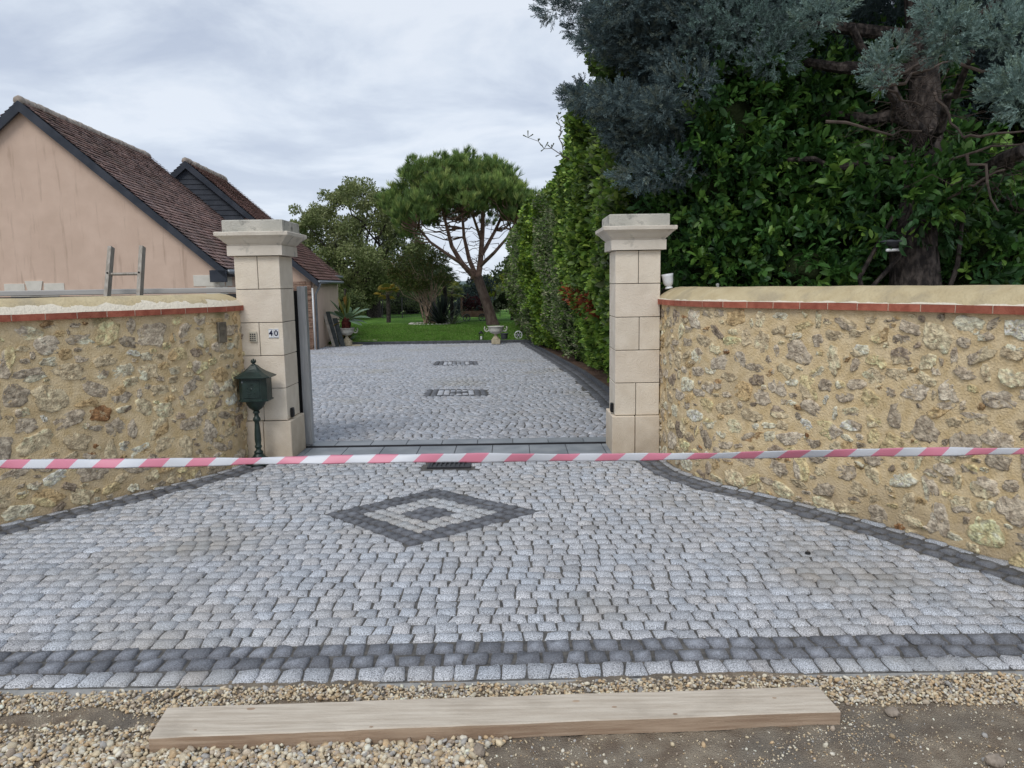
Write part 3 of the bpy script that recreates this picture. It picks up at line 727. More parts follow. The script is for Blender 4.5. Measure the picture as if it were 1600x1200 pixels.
    ob = mesh_np('masonry', V2, FF, [mort, M['rubble']], [0, 0, 0, 1, 1], T2, parent=root)
    # brick edging
    mb = MB(); u = 0
    while u < Lr-.24:
        l_ = .215 if u > .35 else .11
        g_ = random.uniform(.85, 1.12)
        for (aa, bb, k_) in ((u+.004, u+l_-.004, 0), (u+l_-.004, u+l_+.004, 1)):
            o0, o1 = (.034, -.10) if k_ == 0 else (.030, -.10)
            z0, z1 = (TOP, TOP+.046) if k_ == 0 else (TOP+.002, TOP+.044)
            xx, yy = path.at([aa, bb, bb, aa], [o0, o0, o1, o1]); vs = [(xx[i], yy[i], z) for z in (z0, z1) for i in range(4)]
            fs = [(0, 3, 2, 1), (4, 5, 6, 7), (0, 1, 5, 4), (1, 2, 6, 5), (2, 3, 7, 6), (3, 0, 4, 7)]
            if not flip: fs = [f_[::-1] for f_ in fs]
            mb.add(vs, fs, k_, (g_, g_, g_) if k_ == 0 else (1, 1, 1))
        u += l_
    mb.build('brick_edging', [M['brick'], M['pale_mortar']], root)
    # coping
    prof = [(.028, .046), (.022, .052), (.004, .075), (-.03, .105), (-.08, .133), (-.13, .15), (-.18, .157), (-.24, .15), (-.30, .125), (-.35, .085), (-.375, .046), (-.375, -.01)]
    us = np.concatenate([np.linspace(0, .2, 14), np.arange(.24, Lr, .05)]); V = []
    for (o_, z_) in prof:
        k_ = np.sqrt(np.clip(1-(1-np.clip(us/.17, 0, 1))**2, 0, 1)); zz_ = .046+(z_-.046)*(.25+.75*k_)
        x, y = path.at(us, o_+us*0+.002*np.sin(us*9)); V.append(np.stack([x, y, TOP+zz_+.010*(fbm(us*4, us*0+o_*14, 4)-.45)], -1))
    V = np.stack(V, 1).reshape(-1, 3); Fc = grid_faces(len(us), len(prof)); np_ = len(prof)
    ends = [list(range(np_)), [(len(us)-1)*np_+i for i in range(np_)][::-1]]
    mb = MB(); mb.add([tuple(v) for v in V], [tuple(f_[::-1] if flip else f_) for f_ in Fc.tolist()]+[tuple(e_) for e_ in ends])
    mb.build('coping', cop, root, smooth=True)
    return root
wl = stone_wall('stone_wall', PL, 'curved rubble stone wall left of the gate with mossy mortar and white patched coping', M['mortar_l'], M['coping_l'], -1)
wr = stone_wall('stone_wall', PR, 'rubble stone wall right of the gate with even yellow coping, below the laurel', M['mortar'], M['coping_r'], 1)

# ================================================================== GATE PILLARS
def pillar(cx, inner, label):
    root = empty('gate_pillar', (cx, 7.16, 0), label=label, cat='pillar', group='limestone pillars of the gate')
    h = .205; G_ = .003
    mb = MB(); mb.box(-h+.012, h-.012, -h+.012, h-.012, -.05, 1.88, mi=1)
    zs = [.36, .665, .97, 1.275, 1.58, 1.88]
    for i in range(5):
        z0, z1 = zs[i]+G_, zs[i+1]-G_
        if i in (0, 2, 4):
            jx = random.uniform(-.015, .02)
            for (a, b) in ((-h, jx-G_), (jx+G_, h)):
                g_ = random.uniform(.94, 1.05); mb.box(a, b, -h, h, z0, z1, bev=.003, tint=(g_, g_, g_*.99))
        else:
            g_ = random.uniform(.94, 1.05); mb.box(-h, h, -h, h, z0, z1, bev=.003, tint=(g_, g_*.99, g_*.98))
    mb.build('shaft', [M['limestone'], M['dark_joint']], root)
    mb = MB(); a0, a1 = (-h-.005, h+.035) if inner > 0 else (-h-.03, h+.003)
    jx = -.02
    mb.box(a0, jx-G_, -h-.03, h+.03, -.05, .357, bev=.006, tint=(.93, .91, .88)); mb.box(jx+G_, a1, -h-.03, h+.03, -.05, .357, bev=.006, tint=(.95, .93, .90))
    mb.build('plinth', M['limestone'], root)
    s2 = math.sqrt(2)
    def sq(prof, nm, mt):
        mb = MB(); mb.lathe((0, 0, 0), [(r_*s2, z) for r_, z in prof], 4, rot=math.pi/4); return mb.build(nm, mt, root)
    sq([(.248, 1.883), (.248, 1.972), (.236, 1.975)], 'frieze', M['capstone'])
    sq([(.24, 1.976), (.245, 1.985), (.258, 1.995), (.272, 2.01), (.290, 2.03), (.312, 2.047), (.328, 2.058), (.330, 2.086), (.322, 2.092)], 'cornice', M['capstone'])
    sq([(.268, 2.093), (.271, 2.096), (.271, 2.19), (.265, 2.198)], 'cap_slab', M['capstone_worn'])
    return root
M['dark_joint'] = pmat('dark_joint', (.05, .045, .04), (.09, .08, .07), 20, .95)
M['capstone_worn'] = pmat('capstone_worn', (.48, .465, .41), (.60, .57, .50), 6, .9, .5, 90, False, 8, c3=(.20, .20, .18), scale3=12, t3=(.52, .68))
pl = pillar(-2.305, 1, 'limestone gate pillar with keypad and house number 40, left of the opening')
pr = pillar(1.163, -1, 'bare limestone gate pillar right of the opening, beside the white spotlight')
# safety sensors
for nm, x, l_ in (('photocell', -2.083, 'small black gate sensor on the inner side of the pillar with the house number'), ('photocell', .942, 'small black gate sensor on the inner side of the bare right pillar')):
    mb = MB(); mb.box(-.014, .014, -.028, .028, -.045, .045, bev=.006); mb.box(-.016 if x > 0 else .013, -.013 if x > 0 else .016, -.018, .018, -.03, .02, mi=1)
    o = mb.build(nm, [M['black'], M['dark_metal']], loc=(x, 7.06, .42)); tag(o, l_, 'sensor', 'gate safety sensors')
# keypad
kx = P(396, 526, 6.95)
root = empty('keypad', (kx.x, 6.955, kx.z-.05), label='cream entry keypad beside the house number on the left pillar', cat='keypad')
mb = MB(); mb.box(-.034, .034, -.022, 0, 0, .098, bev=.005); mb.build('housing', M['keypad'], root)
for r_ in range(4):
    for c in range(3):
        mb = MB(); x = -.019+c*.019; z = .016+r_*.019; mb.box(x-.006, x+.006, -.027, -.0225, z-.006, z+.006, bev=.0015); mb.build('key', M['dark_metal'], root)
# house number: two enamel tiles 4 and 0
hx = P(427.5, 521, 6.95)
root = empty('house_number', (hx.x, 6.955, hx.z), label='white enamel house number plate reading 40 on the left pillar', cat='house number')
for i, ch in enumerate('40'):
    mb = MB(); x = (-.024, .024)[i]; mb.box(x-.0225, x+.0225, -.008, 0, -.043, .043, bev=.003); pt_ = mb.build('tile', M['enamel'], root)
    for z in (-.0375, .0375): mb = MB(); mb.box(x-.019, x+.019, -.0095, -.0085, z-.001, z+.001); mb.build('line', M['ink'], pt_)
    cuv = bpy.data.curves.new('digit', 'FONT'); cuv.body = ch; cuv.size = .072; cuv.align_x = 'CENTER'; cuv.align_y = 'CENTER'; cuv.offset = .0016; cuv.extrude = .0008
    tmp = bpy.data.objects.new('digit_tmp', cuv); me = bpy.data.meshes.new_from_object(tmp); me.name = 'digit'; bpy.data.objects.remove(tmp)
    me.materials.clear(); me.materials.append(M['ink'])
    for v_ in me.vertices: v_.co = (v_.co.x*1.0+x, -.0095-v_.co.z, v_.co.y)
    d = bpy.data.objects.new('digit', me); COL.objects.link(d); d.parent = pt_

# letter slot plate in the left wall
u_ = .50; x, y = PL.at(u_, .0); x1, y1 = PL.at(u_+.01, 0.0); ang_ = math.atan2(float(y1-y), float(x1-x))
lz = P(362, 519, float(y)).z
root = empty('letter_slot', (float(x), float(y), lz), rz=ang_, label='small aged brass plate set in the left stone wall near the pillar', cat='wall plate')
nsgn = 1 if np.dot([-math.sin(ang_), math.cos(ang_)], [0.4, -1]) > 0 else -1
br = pmat('aged_brass', (.17, .15, .12), (.28, .25, .20), 20, .5, metal=.6)
mb = MB(); mb.box(-.05, .05, *sorted((.0, nsgn*.03)), -.09, .09, bev=.004); mb.build('plate', br, root)
mb = MB(); mb.box(-.035, .035, *sorted((nsgn*.03, nsgn*.037)), .02, .045, bev=.002); mb.build('flap', br, root)

# ================================================================== PEDESTAL MAILBOX
mp = P(405, 717, 6.76)
root = empty('mailbox', (mp.x, 6.76, 0), label='dark green cast iron pedestal mailbox in front of the left pillar', cat='mailbox'); root.scale = (.80, .80, 1)
IG = M['iron_green']
mb = MB(); mb.lathe((0, 0, 0), [(.148, 0), (.150, .012), (.135, .022), (.118, .03), (.10, .05), (.07, .065), (.055, .085), (.043, .10)], 28, flute=.035); mb.build('base', IG, root, True)
mb = MB(); mb.lathe((0, 0, 0), [(.038, .09), (.052, .103), (.052, .112), (.032, .125), (.029, .14), (.040, .155), (.040, .165), (.030, .175), (.038, .22), (.036, .27), (.028, .36), (.026, .385), (.038, .395), (.044, .41), (.038, .425), (.026, .435), (.024, .46), (.038, .47), (.038, .48), (.026, .49)], 20, flute=.02); mb.build('column', IG, root, True)
mb = MB(); mb.lathe((0, 0, 0), [(.026, .488), (.04, .495), (.075, .515), (.10, .545), (.115, .575), (.118, .585)], 24, sq=(1, .85)); mb.build('bowl', IG, root, True)
def octo(hx_, hy, ch): return [(-hx_+ch, -hy), (hx_-ch, -hy), (hx_, -hy+ch), (hx_, hy), (-hx_, hy), (-hx_, -hy+ch)]
def loft(mb, secs, mi=0):
    n = len(secs[0][0]); vs = []; fs = []
    for pts, z in secs: vs += [(a, b, z) for a, b in pts]
    for k_ in range(len(secs)-1):
        for i in range(n): j = (i+1) % n; fs.append((k_*n+i, k_*n+j, (k_+1)*n+j, (k_+1)*n+i))
    fs.append(tuple(range(n))[::-1]); fs.append(tuple((len(secs)-1)*n+i for i in range(n))); mb.add(vs, fs, mi)
mb = MB(); loft(mb, [(octo(.165, .125, .05), .583), (octo(.168, .128, .05), .592), (octo(.155, .115, .05), .60), (octo(.155, .115, .05), .79), (octo(.16, .12, .05), .80)]); bx_ = mb.build('box', IG, root)
mb = MB(); mb.box(-.092, .092, -.122, -.1155, .615, .775, bev=.003); d = mb.build('door', IG, bx_)
mb = MB()
for i in range(9):
    a = i/9*6.28; mb.lathe((.045*math.cos(a), -.121, .695+.045*math.sin(a)), [(.012, -.006), (.008, .0), (.002, .006)], 8, M=Matrix.Rotation(math.pi/2, 3, 'X'))
mb.lathe((0, -.121, .695), [(.02, -.006), (.016, .002), (.004, .009)], 12, M=Matrix.Rotation(math.pi/2, 3, 'X'))
mb.box(-.085, .085, -.126, -.122, .622, .628); mb.box(-.085, .085, -.126, -.122, .762, .768); mb.build('relief', IG, bx_)
mb = MB(); mb.lathe((-.10, -.108, .76), [(.012, 0), (.012, .006), (.004, .009)], 10, M=Matrix.Rotation(math.pi/2, 3, 'X')); mb.build('lock', M['gutter'], bx_)
mb = MB(); secs = []
for k_, z in ((1.0, .795), (1.02, .803), (.93, .812), (.76, .826), (.55, .846), (.38, .868), (.25, .89), (.17, .905)): secs.append((octo(.20*k_, .155*k_, .055*k_), z))
loft(mb, secs); mb.build('roof', IG, root)
mb = MB(); mb.lathe((0, 0, 0), [(.03, .90), (.034, .908), (.018, .914), (.014, .920), (.028, .928), (.032, .938), (.026, .943), (.012, .946)], 14); mb.build('finial', IG, root, True)
for i in range(5):
    a = i/5*6.28+.3
    mb = MB(); mb.lathe((.023*math.cos(a), .023*math.sin(a), .938), [(.005, 0), (.008, .009), (.003, .018)], 6); mb.build('crown_point', IG, root, True)
mb = MB(); mb.lathe((0, 0, .944), [(.006, 0), (.010, .008), (.006, .016), (.001, .022)], 8); mb.build('crown_ball', IG, root, True)

# ================================================================== SLIDING GATE parked behind the left wall
root = empty('sliding_gate', (-4.1, 7.5, 0), label='grey sliding gate parked open behind the left stone wall', cat='gate')
mb = MB(); mb.box(2.005, 2.085, -.045, .045, .02, 1.60, bev=.004); mb.build('closing_post', M['alu'], root)
mb = MB(); mb.box(1.955, 2.003, -.03, .03, .05, 1.56, bev=.003); mb.build('rubber_buffer', M['black'], root)
mb = MB(); mb.box(-2.6, 1.953, -.035, .035, 1.548, 1.600, bev=.006); mb.build('top_rail', M['gate_grey'], root)
mb = MB(); mb.box(-2.6, 1.953, -.035, .035, .05, .17, bev=.006); mb.build('bottom_rail', M['gate_grey'], root)
mb = MB()
for i in range(9): mb.box(-2.58, 1.95, -.015, .015, .174+i*.152, .174+i*.152+.147, bev=.003)
mb.build('infill_panel', M['dark_metal'], root)

# ================================================================== LADDER
a0 = P(173, 386, 7.36); b0 = P(222, 388, 7.36)
root = empty('ladder', ((a0.x+b0.x)/2, 6.75, 0), label='weathered metal ladder leaning behind the left wall', cat='ladder')
c0 = root.location
def lad(x, t): # t 0 bottom..1 top
    return Vector((x*(1+.0*t), .02+.60*t, a0.z*t))
hw = (b0.x-a0.x)/2
dn = Vector((0, .60, a0.z)).normalized(); perp = Vector((0, -dn.z, dn.y))
for sx in (-1, 1):
    mb = MB(); x = sx*hw; 
    pts = []
    for t in (0, 1):
        c = lad(x+ (.02*(1-t)*sx), t)
        for dx, dp in ((-.017, -.034), (.017, -.034), (.017, .034), (-.017, .034)): pts.append(c+Vector((dx, 0, 0))+perp*dp)
    mb.add(pts, [(0, 3, 2, 1), (4, 5, 6, 7), (0, 1, 5, 4), (1, 2, 6, 5), (2, 3, 7, 6), (3, 0, 4, 7)])
    so_ = mb.build('stile', M['alu_dirty'], root)
    mb = MB(); c = lad(x, (P(180, 428, 7.3).z)/a0.z); mb.lathe(tuple(c+perp*.036), [(.009, 0), (.009, .004)], 10, M=Matrix.Rotation(math.pi/2, 3, 'X')); mb.build('rivet', M['black'], so_)
zr = P(200, 428, 7.3).z
for k_ in range(7):
    z = zr-k_*.28
    if z < .1: break
    t = z/a0.z; mb = MB(); c1_ = lad(-hw, t); c2_ = lad(hw, t); mb.tube([c1_, c2_], .014, 8); mb.build('rung', M['alu_dirty'], root)

# ================================================================== TAPE
n = 360; V = []; T = []
for i in range(n):
    px = -965+i/(n-1)*2895
    py = 725.2-(px/1600)*20 + 1.2*math.sin(px/130)+ 3.0*((px-800)/800)**2*0
    p = P(px, py, 3.3+.04*math.sin(px/420)); w_ = .0185*(1+.12*math.sin(px/95)+.08*math.sin(px/37)+.05*math.sin(px/13)); th = .0016; tw = .9*math.sin(px/260)+.5*math.sin(px/71)+.25*math.sin(px/23)
    for a in range(8):
        an = a/8*2*math.pi; z = math.sin(an)*w_; yy = math.cos(an)*th
        V.append((p.x, p.y+yy+z*tw*.5, p.z+z)); T.append(((math.sin(an)+1)/2, 0, 0))
mb = MB(); fs = []
for i in range(n-1):
    for a in range(8): b = (a+1) % 8; fs.append((i*8+a, (i+1)*8+a, (i+1)*8+b, i*8+b))
mb.v = V; mb.t = T; mb.f = fs; mb.m = [0]*len(fs)
o = mb.build('barrier_tape', M['tape'], smooth=True); tag(o, 'pink and white striped barrier tape stretched across the forecourt', 'tape')

# ================================================================== PLANK
bl, bb, brb, brf = G(232, 1153, .045), G(262, 1106, .045), G(1278, 1073, .045), G(1313, 1111, .045)
cx_, cy_ = (bl.x+brf.x)/2, (bl.y+brf.y)/2
root_mb = MB(); nn = 40; V = []
for i in range(nn+1):
    t = i/nn
    f0 = bl.lerp(brf, t); b0_ = bb.lerp(brb, t); wv = .004*math.sin(t*3.1)+.0015*math.sin(t*23)
    ed = .0035
    jf, jb = random.gauss(0, .0009), random.gauss(0, .0009); wv += jf
    for p_ in ((f0.x, f0.y+wv, -.012), (f0.x, f0.y-.001+wv, .045-ed), (f0.x, f0.y+ed+wv, .045), (b0_.x, b0_.y-ed+wv, .047), (b0_.x, b0_.y+wv, .043), (b0_.x, b0_.y+wv, -.012)): V.append(p_)
fs = []; ms_ = []
for i in range(nn):
    for a in range(5): fs.append((i*6+a, (i+1)*6+a, (i+1)*6+a+1, i*6+a+1)); ms_.append(1 if a == 0 else 0)
fs += [tuple(range(6)), tuple(nn*6+i for i in range(6))[::-1]]; ms_ += [1, 1]
mb = MB(); mb.add(V, fs); mb.m = ms_
# knots and nail holes
for (px, py, r_) in ((392, 1107, .012), (1055, 1115, .006), (900, 1095, .010), (960, 1104, .007), (305, 1140, .004), (580, 1135, .005), (1210, 1090, .006)):
    g_ = G(px, py, .0475); mb.lathe((g_.x, g_.y, .0462), [(r_, 0), (r_*.9, .0006)], 10, mi=1, sq=(1.5, .8))
o = mb.build('wooden_plank', [M['wood'], M['wood_side']]); tag(o, 'long pale wooden plank lying on the gravel in front of the paving', 'plank')

# ================================================================== GRAVEL
def ico(sub):
    import bmesh
    bm = bmesh.new(); bmesh.ops.create_icosphere(bm, subdivisions=sub, radius=1); v = np.array([x.co[:] for x in bm.verts]); f = np.array([[q.index for q in x.verts] for x in bm.faces]); bm.free(); return v, f
def rand_rot(n):
    q = rng.normal(0, 1, (n, 4)); q /= np.linalg.norm(q, axis=1)[:, None]; w_, x, y, z = q.T
    return np.stack([1-2*(y*y+z*z), 2*(x*y-z*w_), 2*(x*z+y*w_), 2*(x*y+z*w_), 1-2*(x*x+z*z), 2*(y*z-x*w_), 2*(x*z-y*w_), 2*(y*z+x*w_), 1-2*(x*x+y*y)], -1).reshape(n, 3, 3)
def pebbles(pos, rad, sub=1):
    v, f = ico(sub); n = len(pos); d = 1+rng.normal(0, .13, (n, len(v), 1)); s = np.stack([rng.uniform(.9, 1.4, n), rng.uniform(.75, 1.05, n), rng.uniform(.5, .85, n)], -1)
    A = v[None]*d*s[:, None]; A = np.einsum('nij,nkj->nki', rand_rot(n), A)
    A[..., 2] *= .85
    V = A*rad[:, None, None]+pos[:, None]; Fp = (f[None]+(np.arange(n)*len(v))[:, None, None]).reshape(-1, 3)
    pal = np.array([(.56, .45, .30), (.62, .53, .38), (.46, .35, .22), (.66, .60, .47), (.50, .42, .32), (.38, .31, .24), (.42, .40, .37), (.55, .40, .24), (.70, .65, .54), (.60, .50, .34)])
    c = 1.15*pal[rng.integers(0, len(pal), n)]*(1+rng.normal(0, .10, (n, 1)))
    return V.reshape(-1, 3), Fp, np.clip(np.repeat(c, len(v), 0), .05, .85)
NP = 270000
px_ = rng.uniform(-3.6, 3.6, NP); py_ = rng.uniform(1.5, 2.93, NP)
nz = fbm(px_*3, py_*3, 3)-.45
den = np.zeros(NP)
strip = py_+nz*.12 > 2.72-.02*px_                      # band beside the paving
den[strip] = .75
left = (px_ < -.95+nz) ; den[left] = .75
den[(py_ < 2.50+nz*.1) & (px_ < -.15+nz*1.5)] = .8
patch = ((px_+1.66)/.34)**2+((py_-2.655+nz*.15)/.055)**2 < 1.0; den[patch] = .03
r2 = (px_ > 1.15) & (py_ > 2.74-.13*np.clip(px_-1.2, 0, 2)+nz*.15); den[r2] = .8
rest = den == 0; den[rest] = .14+.10*np.clip(nz[rest]*4, 0, 1)+(.04 if True else 0)*np.exp(-((px_[rest]-.0)/.7)**2)
den[(px_ > .3) & (py_ < 2.6) & rest] *= .5
fo = fr(0)(px_); den[py_ > fo-.035] = 0
inb = (px_ > -1.30) & (px_ < 1.17) & (py_ > 2.455+(px_+1.28)*.035) & (py_ < 2.62+(px_+1.28)*.035+.012); den[inb] = 0
okp = rng.random(NP) < den*(.45 if True else 1)
px_, py_ = px_[okp], py_[okp]; dn_ = den[okp]
rad = rng.lognormal(0, -.0+.30, len(px_))*.0061; rad = np.clip(rad, .003, .0150); big = (py_ < 2.50); rad[big] *= 1.40; sm = (dn_ < .3); rad[sm] *= np.clip(rng.lognormal(-1.1, .5, sm.sum()), .18, 1.3)
pz = soil_z(px_, py_)+rad*.4+rng.random(len(px_))*.008*(dn_ > .3)
# fine grit over the bare soil, with one paler spill
NG = 26000
gx, gy = rng.uniform(-2.6, 2.8, NG), rng.uniform(2.2, 2.9, NG); gn = fbm(gx*5, gy*9, 4)
spill = np.exp(-((gx-1.12)/.22)**2-((gy-2.42)/.07)**2)
okg = (rng.random(NG) < np.clip((gn-.38)*3.2, .10, 1)+spill*.9) & (gy < fr(0)(gx)-.04) & ~((gx > -1.30) & (gx < 1.17) & (gy > 2.455+(gx+1.28)*.035) & (gy < 2.632+(gx+1.28)*.035))
gx, gy = gx[okg], gy[okg]; gr = np.clip(rng.lognormal(0, .4, len(gx))*.0021, .001, .0055)
px_ = np.concatenate([px_, gx]); py_ = np.concatenate([py_, gy]); rad = np.concatenate([rad, gr]); pz = np.concatenate([pz, soil_z(gx, gy)+gr*.3])
vis = py_ > 2.1
V1, F1, T1 = pebbles(np.stack([px_, py_, pz], -1)[vis], rad[vis], 2 if False else 1)
o = mesh_np('gravel', V1, [F1], M['pebble'], tint=T1, smooth=True); tag(o, 'loose cream and tan gravel spread in front of the paving', 'gravel', kind='stuff')
V1, F1, T1 = pebbles(np.stack([px_, py_, pz], -1)[~vis], rad[~vis]*1.2, 1)
# (the nearer, out-of-frame gravel joins the same object)
me2 = mesh_np('gravel_near', V1, [F1], M['pebble'], tint=T1, smooth=True)
bpy.data.objects.remove(me2)
# three larger rocks on the soil
for (qx, qy, r_, l_) in ((1394, 1113, .022, 'fist sized brown stone on the bare soil right of the plank'), (748, 1178, .026, 'brown clod of stone in front of the plank near its middle'), (1555, 1195, .03, 'pale broken stone at the lower right corner of the soil')):
    g_ = G(qx, qy, .0); v, f, t = pebbles(np.array([[0, 0, 0.]]), np.array([r_]), 3)
    v = v*(1+.12*(fbm(v[:, 0]*60, v[:, 1]*60+v[:, 2]*40, 3)-.4)[:, None])
    o = mesh_np('rock', v, [f], M['pebble'], tint=np.full((len(v), 3), (.36, .30, .24)), smooth=True); o.location = (g_.x, g_.y, float(soil_z(np.array([g_.x]), np.array([g_.y]))[0])+r_*.5); tag(o, l_, 'stone')

# ================================================================== DRAIN GRATE
g_ = [G(*q) for q in ((667, 731), (735, 731), (736, 722), (669, 722))]
mb = MB(); x0, x1, y0, y1 = g_[0].x, g_[1].x, g_[0].y, g_[3].y
root = empty('drain_grate', ((x0+x1)/2, (y0+y1)/2, 0), label='small dark iron drain grate in the cobbles under the tape', cat='drain')
hx_, hy = (x1-x0)/2, (y1-y0)/2
for a in ((-hx_, hx_, -hy, -hy+.02), (-hx_, hx_, hy-.02, hy), (-hx_, -hx_+.02, -hy+.021, hy-.021), (hx_-.02, hx_, -hy+.021, hy-.021)): mb.box(*a, -.02, .006, bev=.002)
mb.build('frame', M['dark_metal'], root)
mb = MB()
for i in range(9): x = -hx_+.03+i*(2*hx_-.06)/8; mb.box(x-.008, x+.008, -hy+.022, hy-.022, -.018, .003)
mb.build('bars', M['dark_metal'], root)
mb = MB(); mb.box(-hx_+.022, hx_-.022, -hy+.022, hy-.022, -.03, -.0115+.003); mb.build('sump', M['black'], root)
# small rubber plug
g_ = G(1262, 865); mb = MB(); mb.lathe((g_.x, g_.y, 0), [(.016, 0), (.017, .006), (.012, .011), (.004, .012)], 12); o = mb.build('rubber_plug', M['black'], smooth=True); tag(o, 'tiny round black plug lying on the cobbles near the right wall', 'plug')

# ================================================================== SPOTLIGHT on right wall, stub pipe
sp_ = P(1045, 449, 7.02)
root = empty('spotlight', (sp_.x, 7.02, sp_.z), label='white fluted cup shaped spotlight on the wall end by the right pillar', cat='spotlight')
Mt = Matrix.Rotation(R(-8), 3, 'Y')
mb = MB(); mb.lathe((0, 0, 0), [(.033, -.012), (.036, -.006), (.034, .0), (.024, .008)], 20, M=Mt); mb.build('foot', M['white_plastic'], root, True)
mb = MB(); mb.lathe((0, 0, 0), [(.024, .009), (.036, .022), (.044, .04), (.047, .065), (.050, .10), (.055, .124), (.051, .124), (.046, .10), (.04, .05), (.01, .04)], 40, M=Mt, cap=False, flute=.018); mb.build('shade', M['white_plastic'], root, True)
mb = MB(); mb.tube([(-.005, .01, -.01), (-.04, .03, -.02), (-.055, .05, -.06), (-.06, .06, -.12)], .013, 8); mb.build('bracket', M['black'], root, True)
sp_ = P(1122, 452, 6.45); mb = MB(); mb.lathe((0, 0, 0), [(.011, -.05), (.011, .03), (.014, .032), (.014, .045), (.006, .05)], 10, M=Matrix.Rotation(R(-8), 3, 'Y'))
o = mb.build('pipe_stub', pmat('grey_pvc', (.35, .35, .34), None, rough=.5), loc=(sp_.x, 6.45, sp_.z)); tag(o, 'short grey pipe stub poking up behind the right wall coping', 'pipe')

# ================================================================== HOUSES
AX = math.atan(.085)
def tiles(L0, L1, Wd, zr, x0, side, tone, exp_=.125, tw=.18, y0=0):
    """roof slope from ridge (x0,zr) down by Wd horizontally and drop; side +1 right, -1 left. returns MB arrays in local coords (x across, y along)"""
    mb = MB(); return mb
def roof_slope(xr, zr, xe, ze, y0, y1, tone, exp_=.165, tw=.20, clip=None):
    """individual overlapping tiles from eave (xe,ze) to ridge (xr,zr) for y in [y0,y1]"""
    d = np.array([xr-xe, zr-ze]); Ls = np.linalg.norm(d); d /= Ls; nrm = np.array([-d[1], d[0]])
    if nrm[1] < 0: nrm = -nrm
    nr = int(Ls/exp_); V, Fq, T = [], [], []; b = 0
    for r_ in range(nr+1):
        a0_, a1_ = r_*exp_, min((r_+1)*exp_+.04, Ls)
        ny = int((y1-y0)/tw); off = (r_ % 2)*tw/2
        yy = y0+off+np.arange(-1, ny+1)*tw; ya = np.clip(yy+.003, y0, y1); yb = np.clip(yy+tw-.003, y0, y1); ok = yb-ya > .02; ya, yb = ya[ok], yb[ok]
        n = len(ya); lift = .055+rng.normal(0, .007, n); jit = rng.normal(0, .002, n)
        if clip is not None:
            zc = ze+d[1]*a0_; ok = clip(xe+d[0]*a0_, zc, (ya+yb)/2); ya, yb, lift, jit = ya[ok], yb[ok], lift[ok], jit[ok]; n = len(ya)
            if n == 0: continue
        def pt(a, h, y): return np.stack([xe+d[0]*a+nrm[0]*h, y, ze+d[1]*a+nrm[1]*h], -1)
        lo = a0_+jit
        q = [pt(lo, lift-.02, ya), pt(lo, lift-.02, yb), pt(lo, lift, yb), pt(lo, lift, ya), pt(a1_+0*lo, .004+0*lo, yb), pt(a1_+0*lo, .004+0*lo, ya)]
        V.append(np.stack(q, 1).reshape(-1, 3)); base = b+np.arange(n)[:, None]*6
        Fq.append(np.vstack([base+np.array([[0, 1, 2, 3]]), base+np.array([[3, 2, 4, 5]])])); b += n*6
        pal = np.array(tone); c = (.5*pal[rng.integers(0, len(pal), n)]+.5*pal.mean(0))*(1+rng.normal(0, .06, (n, 1))); T.append(np.repeat(c, 6, 0))
    return np.vstack(V), np.vstack(Fq), np.vstack(T)
TONE1 = [(0.421, 0.244, 0.203), (0.341, 0.211, 0.186), (0.244, 0.186, 0.179), (0.47, 0.3, 0.251), (0.308, 0.244, 0.235), (0.551, 0.373, 0.308)]
TONE2 = [(.36, .18, .14), (.30, .16, .13), (.25, .14, .12), (.40, .23, .185), (.33, .19, .16)]
def house(name, label, p0, W, H_e, H_r, Ln, tone, zb=-.62, over=.22, gable='render', gnd=None, hip=0.0):
    """p0 = world ground location of the near right wall corner; x local to the right, y local away"""
    root = empty(name, p0, AX, label=label, cat='house')
    zb_ = zb-p0[2]
    ze, zr = H_e-p0[2], H_r-p0[2]; xm = -W/2; sl = (zr-ze)/(W/2+over)
    wallz = lambda x: ze+(over-abs(0))*0
    zw = ze+sl*over   # roof height at wall plane
    zin = zw-.12
    # walls
    mb = MB()
    v = [(0, 0, zb_), (-W, 0, zb_), (-W, 0, zin), (xm, 0, zin+sl*W/2), (0, 0, zin), (0, Ln, zb_), (-W, Ln, zb_), (-W, Ln, zin), (xm, Ln, zin+sl*W/2), (0, Ln, zin)]
    mb.add(v, [(0, 4, 3, 2, 1), (5, 6, 7, 8, 9), (1, 2, 7, 6), (0, 5, 9, 4), (4, 9, 8, 3), (3, 8, 7, 2)])
    return root, mb, dict(ze=ze, zr=zr, xm=xm, sl=sl, zin=zin, zb=zb_, W=W, L=Ln, over=over)
def verge(root, q, y, th=.26, x_right=True, x_left=True, out=.06):
    """dark boards following the rakes of a gable at local y"""
    mb = MB(); xe = q['over']+.04; ze, zr, xm = q['ze'], q['zr'], q['xm']
    for s in ((1, -1) if x_left else (1,)):
        xa = xm+s*(q['W']/2+q['over']+.03); za = ze-.03; xb, zb_ = xm, zr+.0
        vs = []
        for yy in (y-out, y+.03):
            vs += [(xa, yy, za), (xb, yy, zb_), (xb, yy, zb_-th*1.3), (xa-s*.0, yy, za-th*.95)]
        mb.add(vs, [(0, 1, 2, 3), (4, 7, 6, 5), (0, 4, 5, 1), (3, 2, 6, 7), (0, 3, 7, 4), (1, 5, 6, 2)])
    return mb.build('verge_board', M['slate'], root)
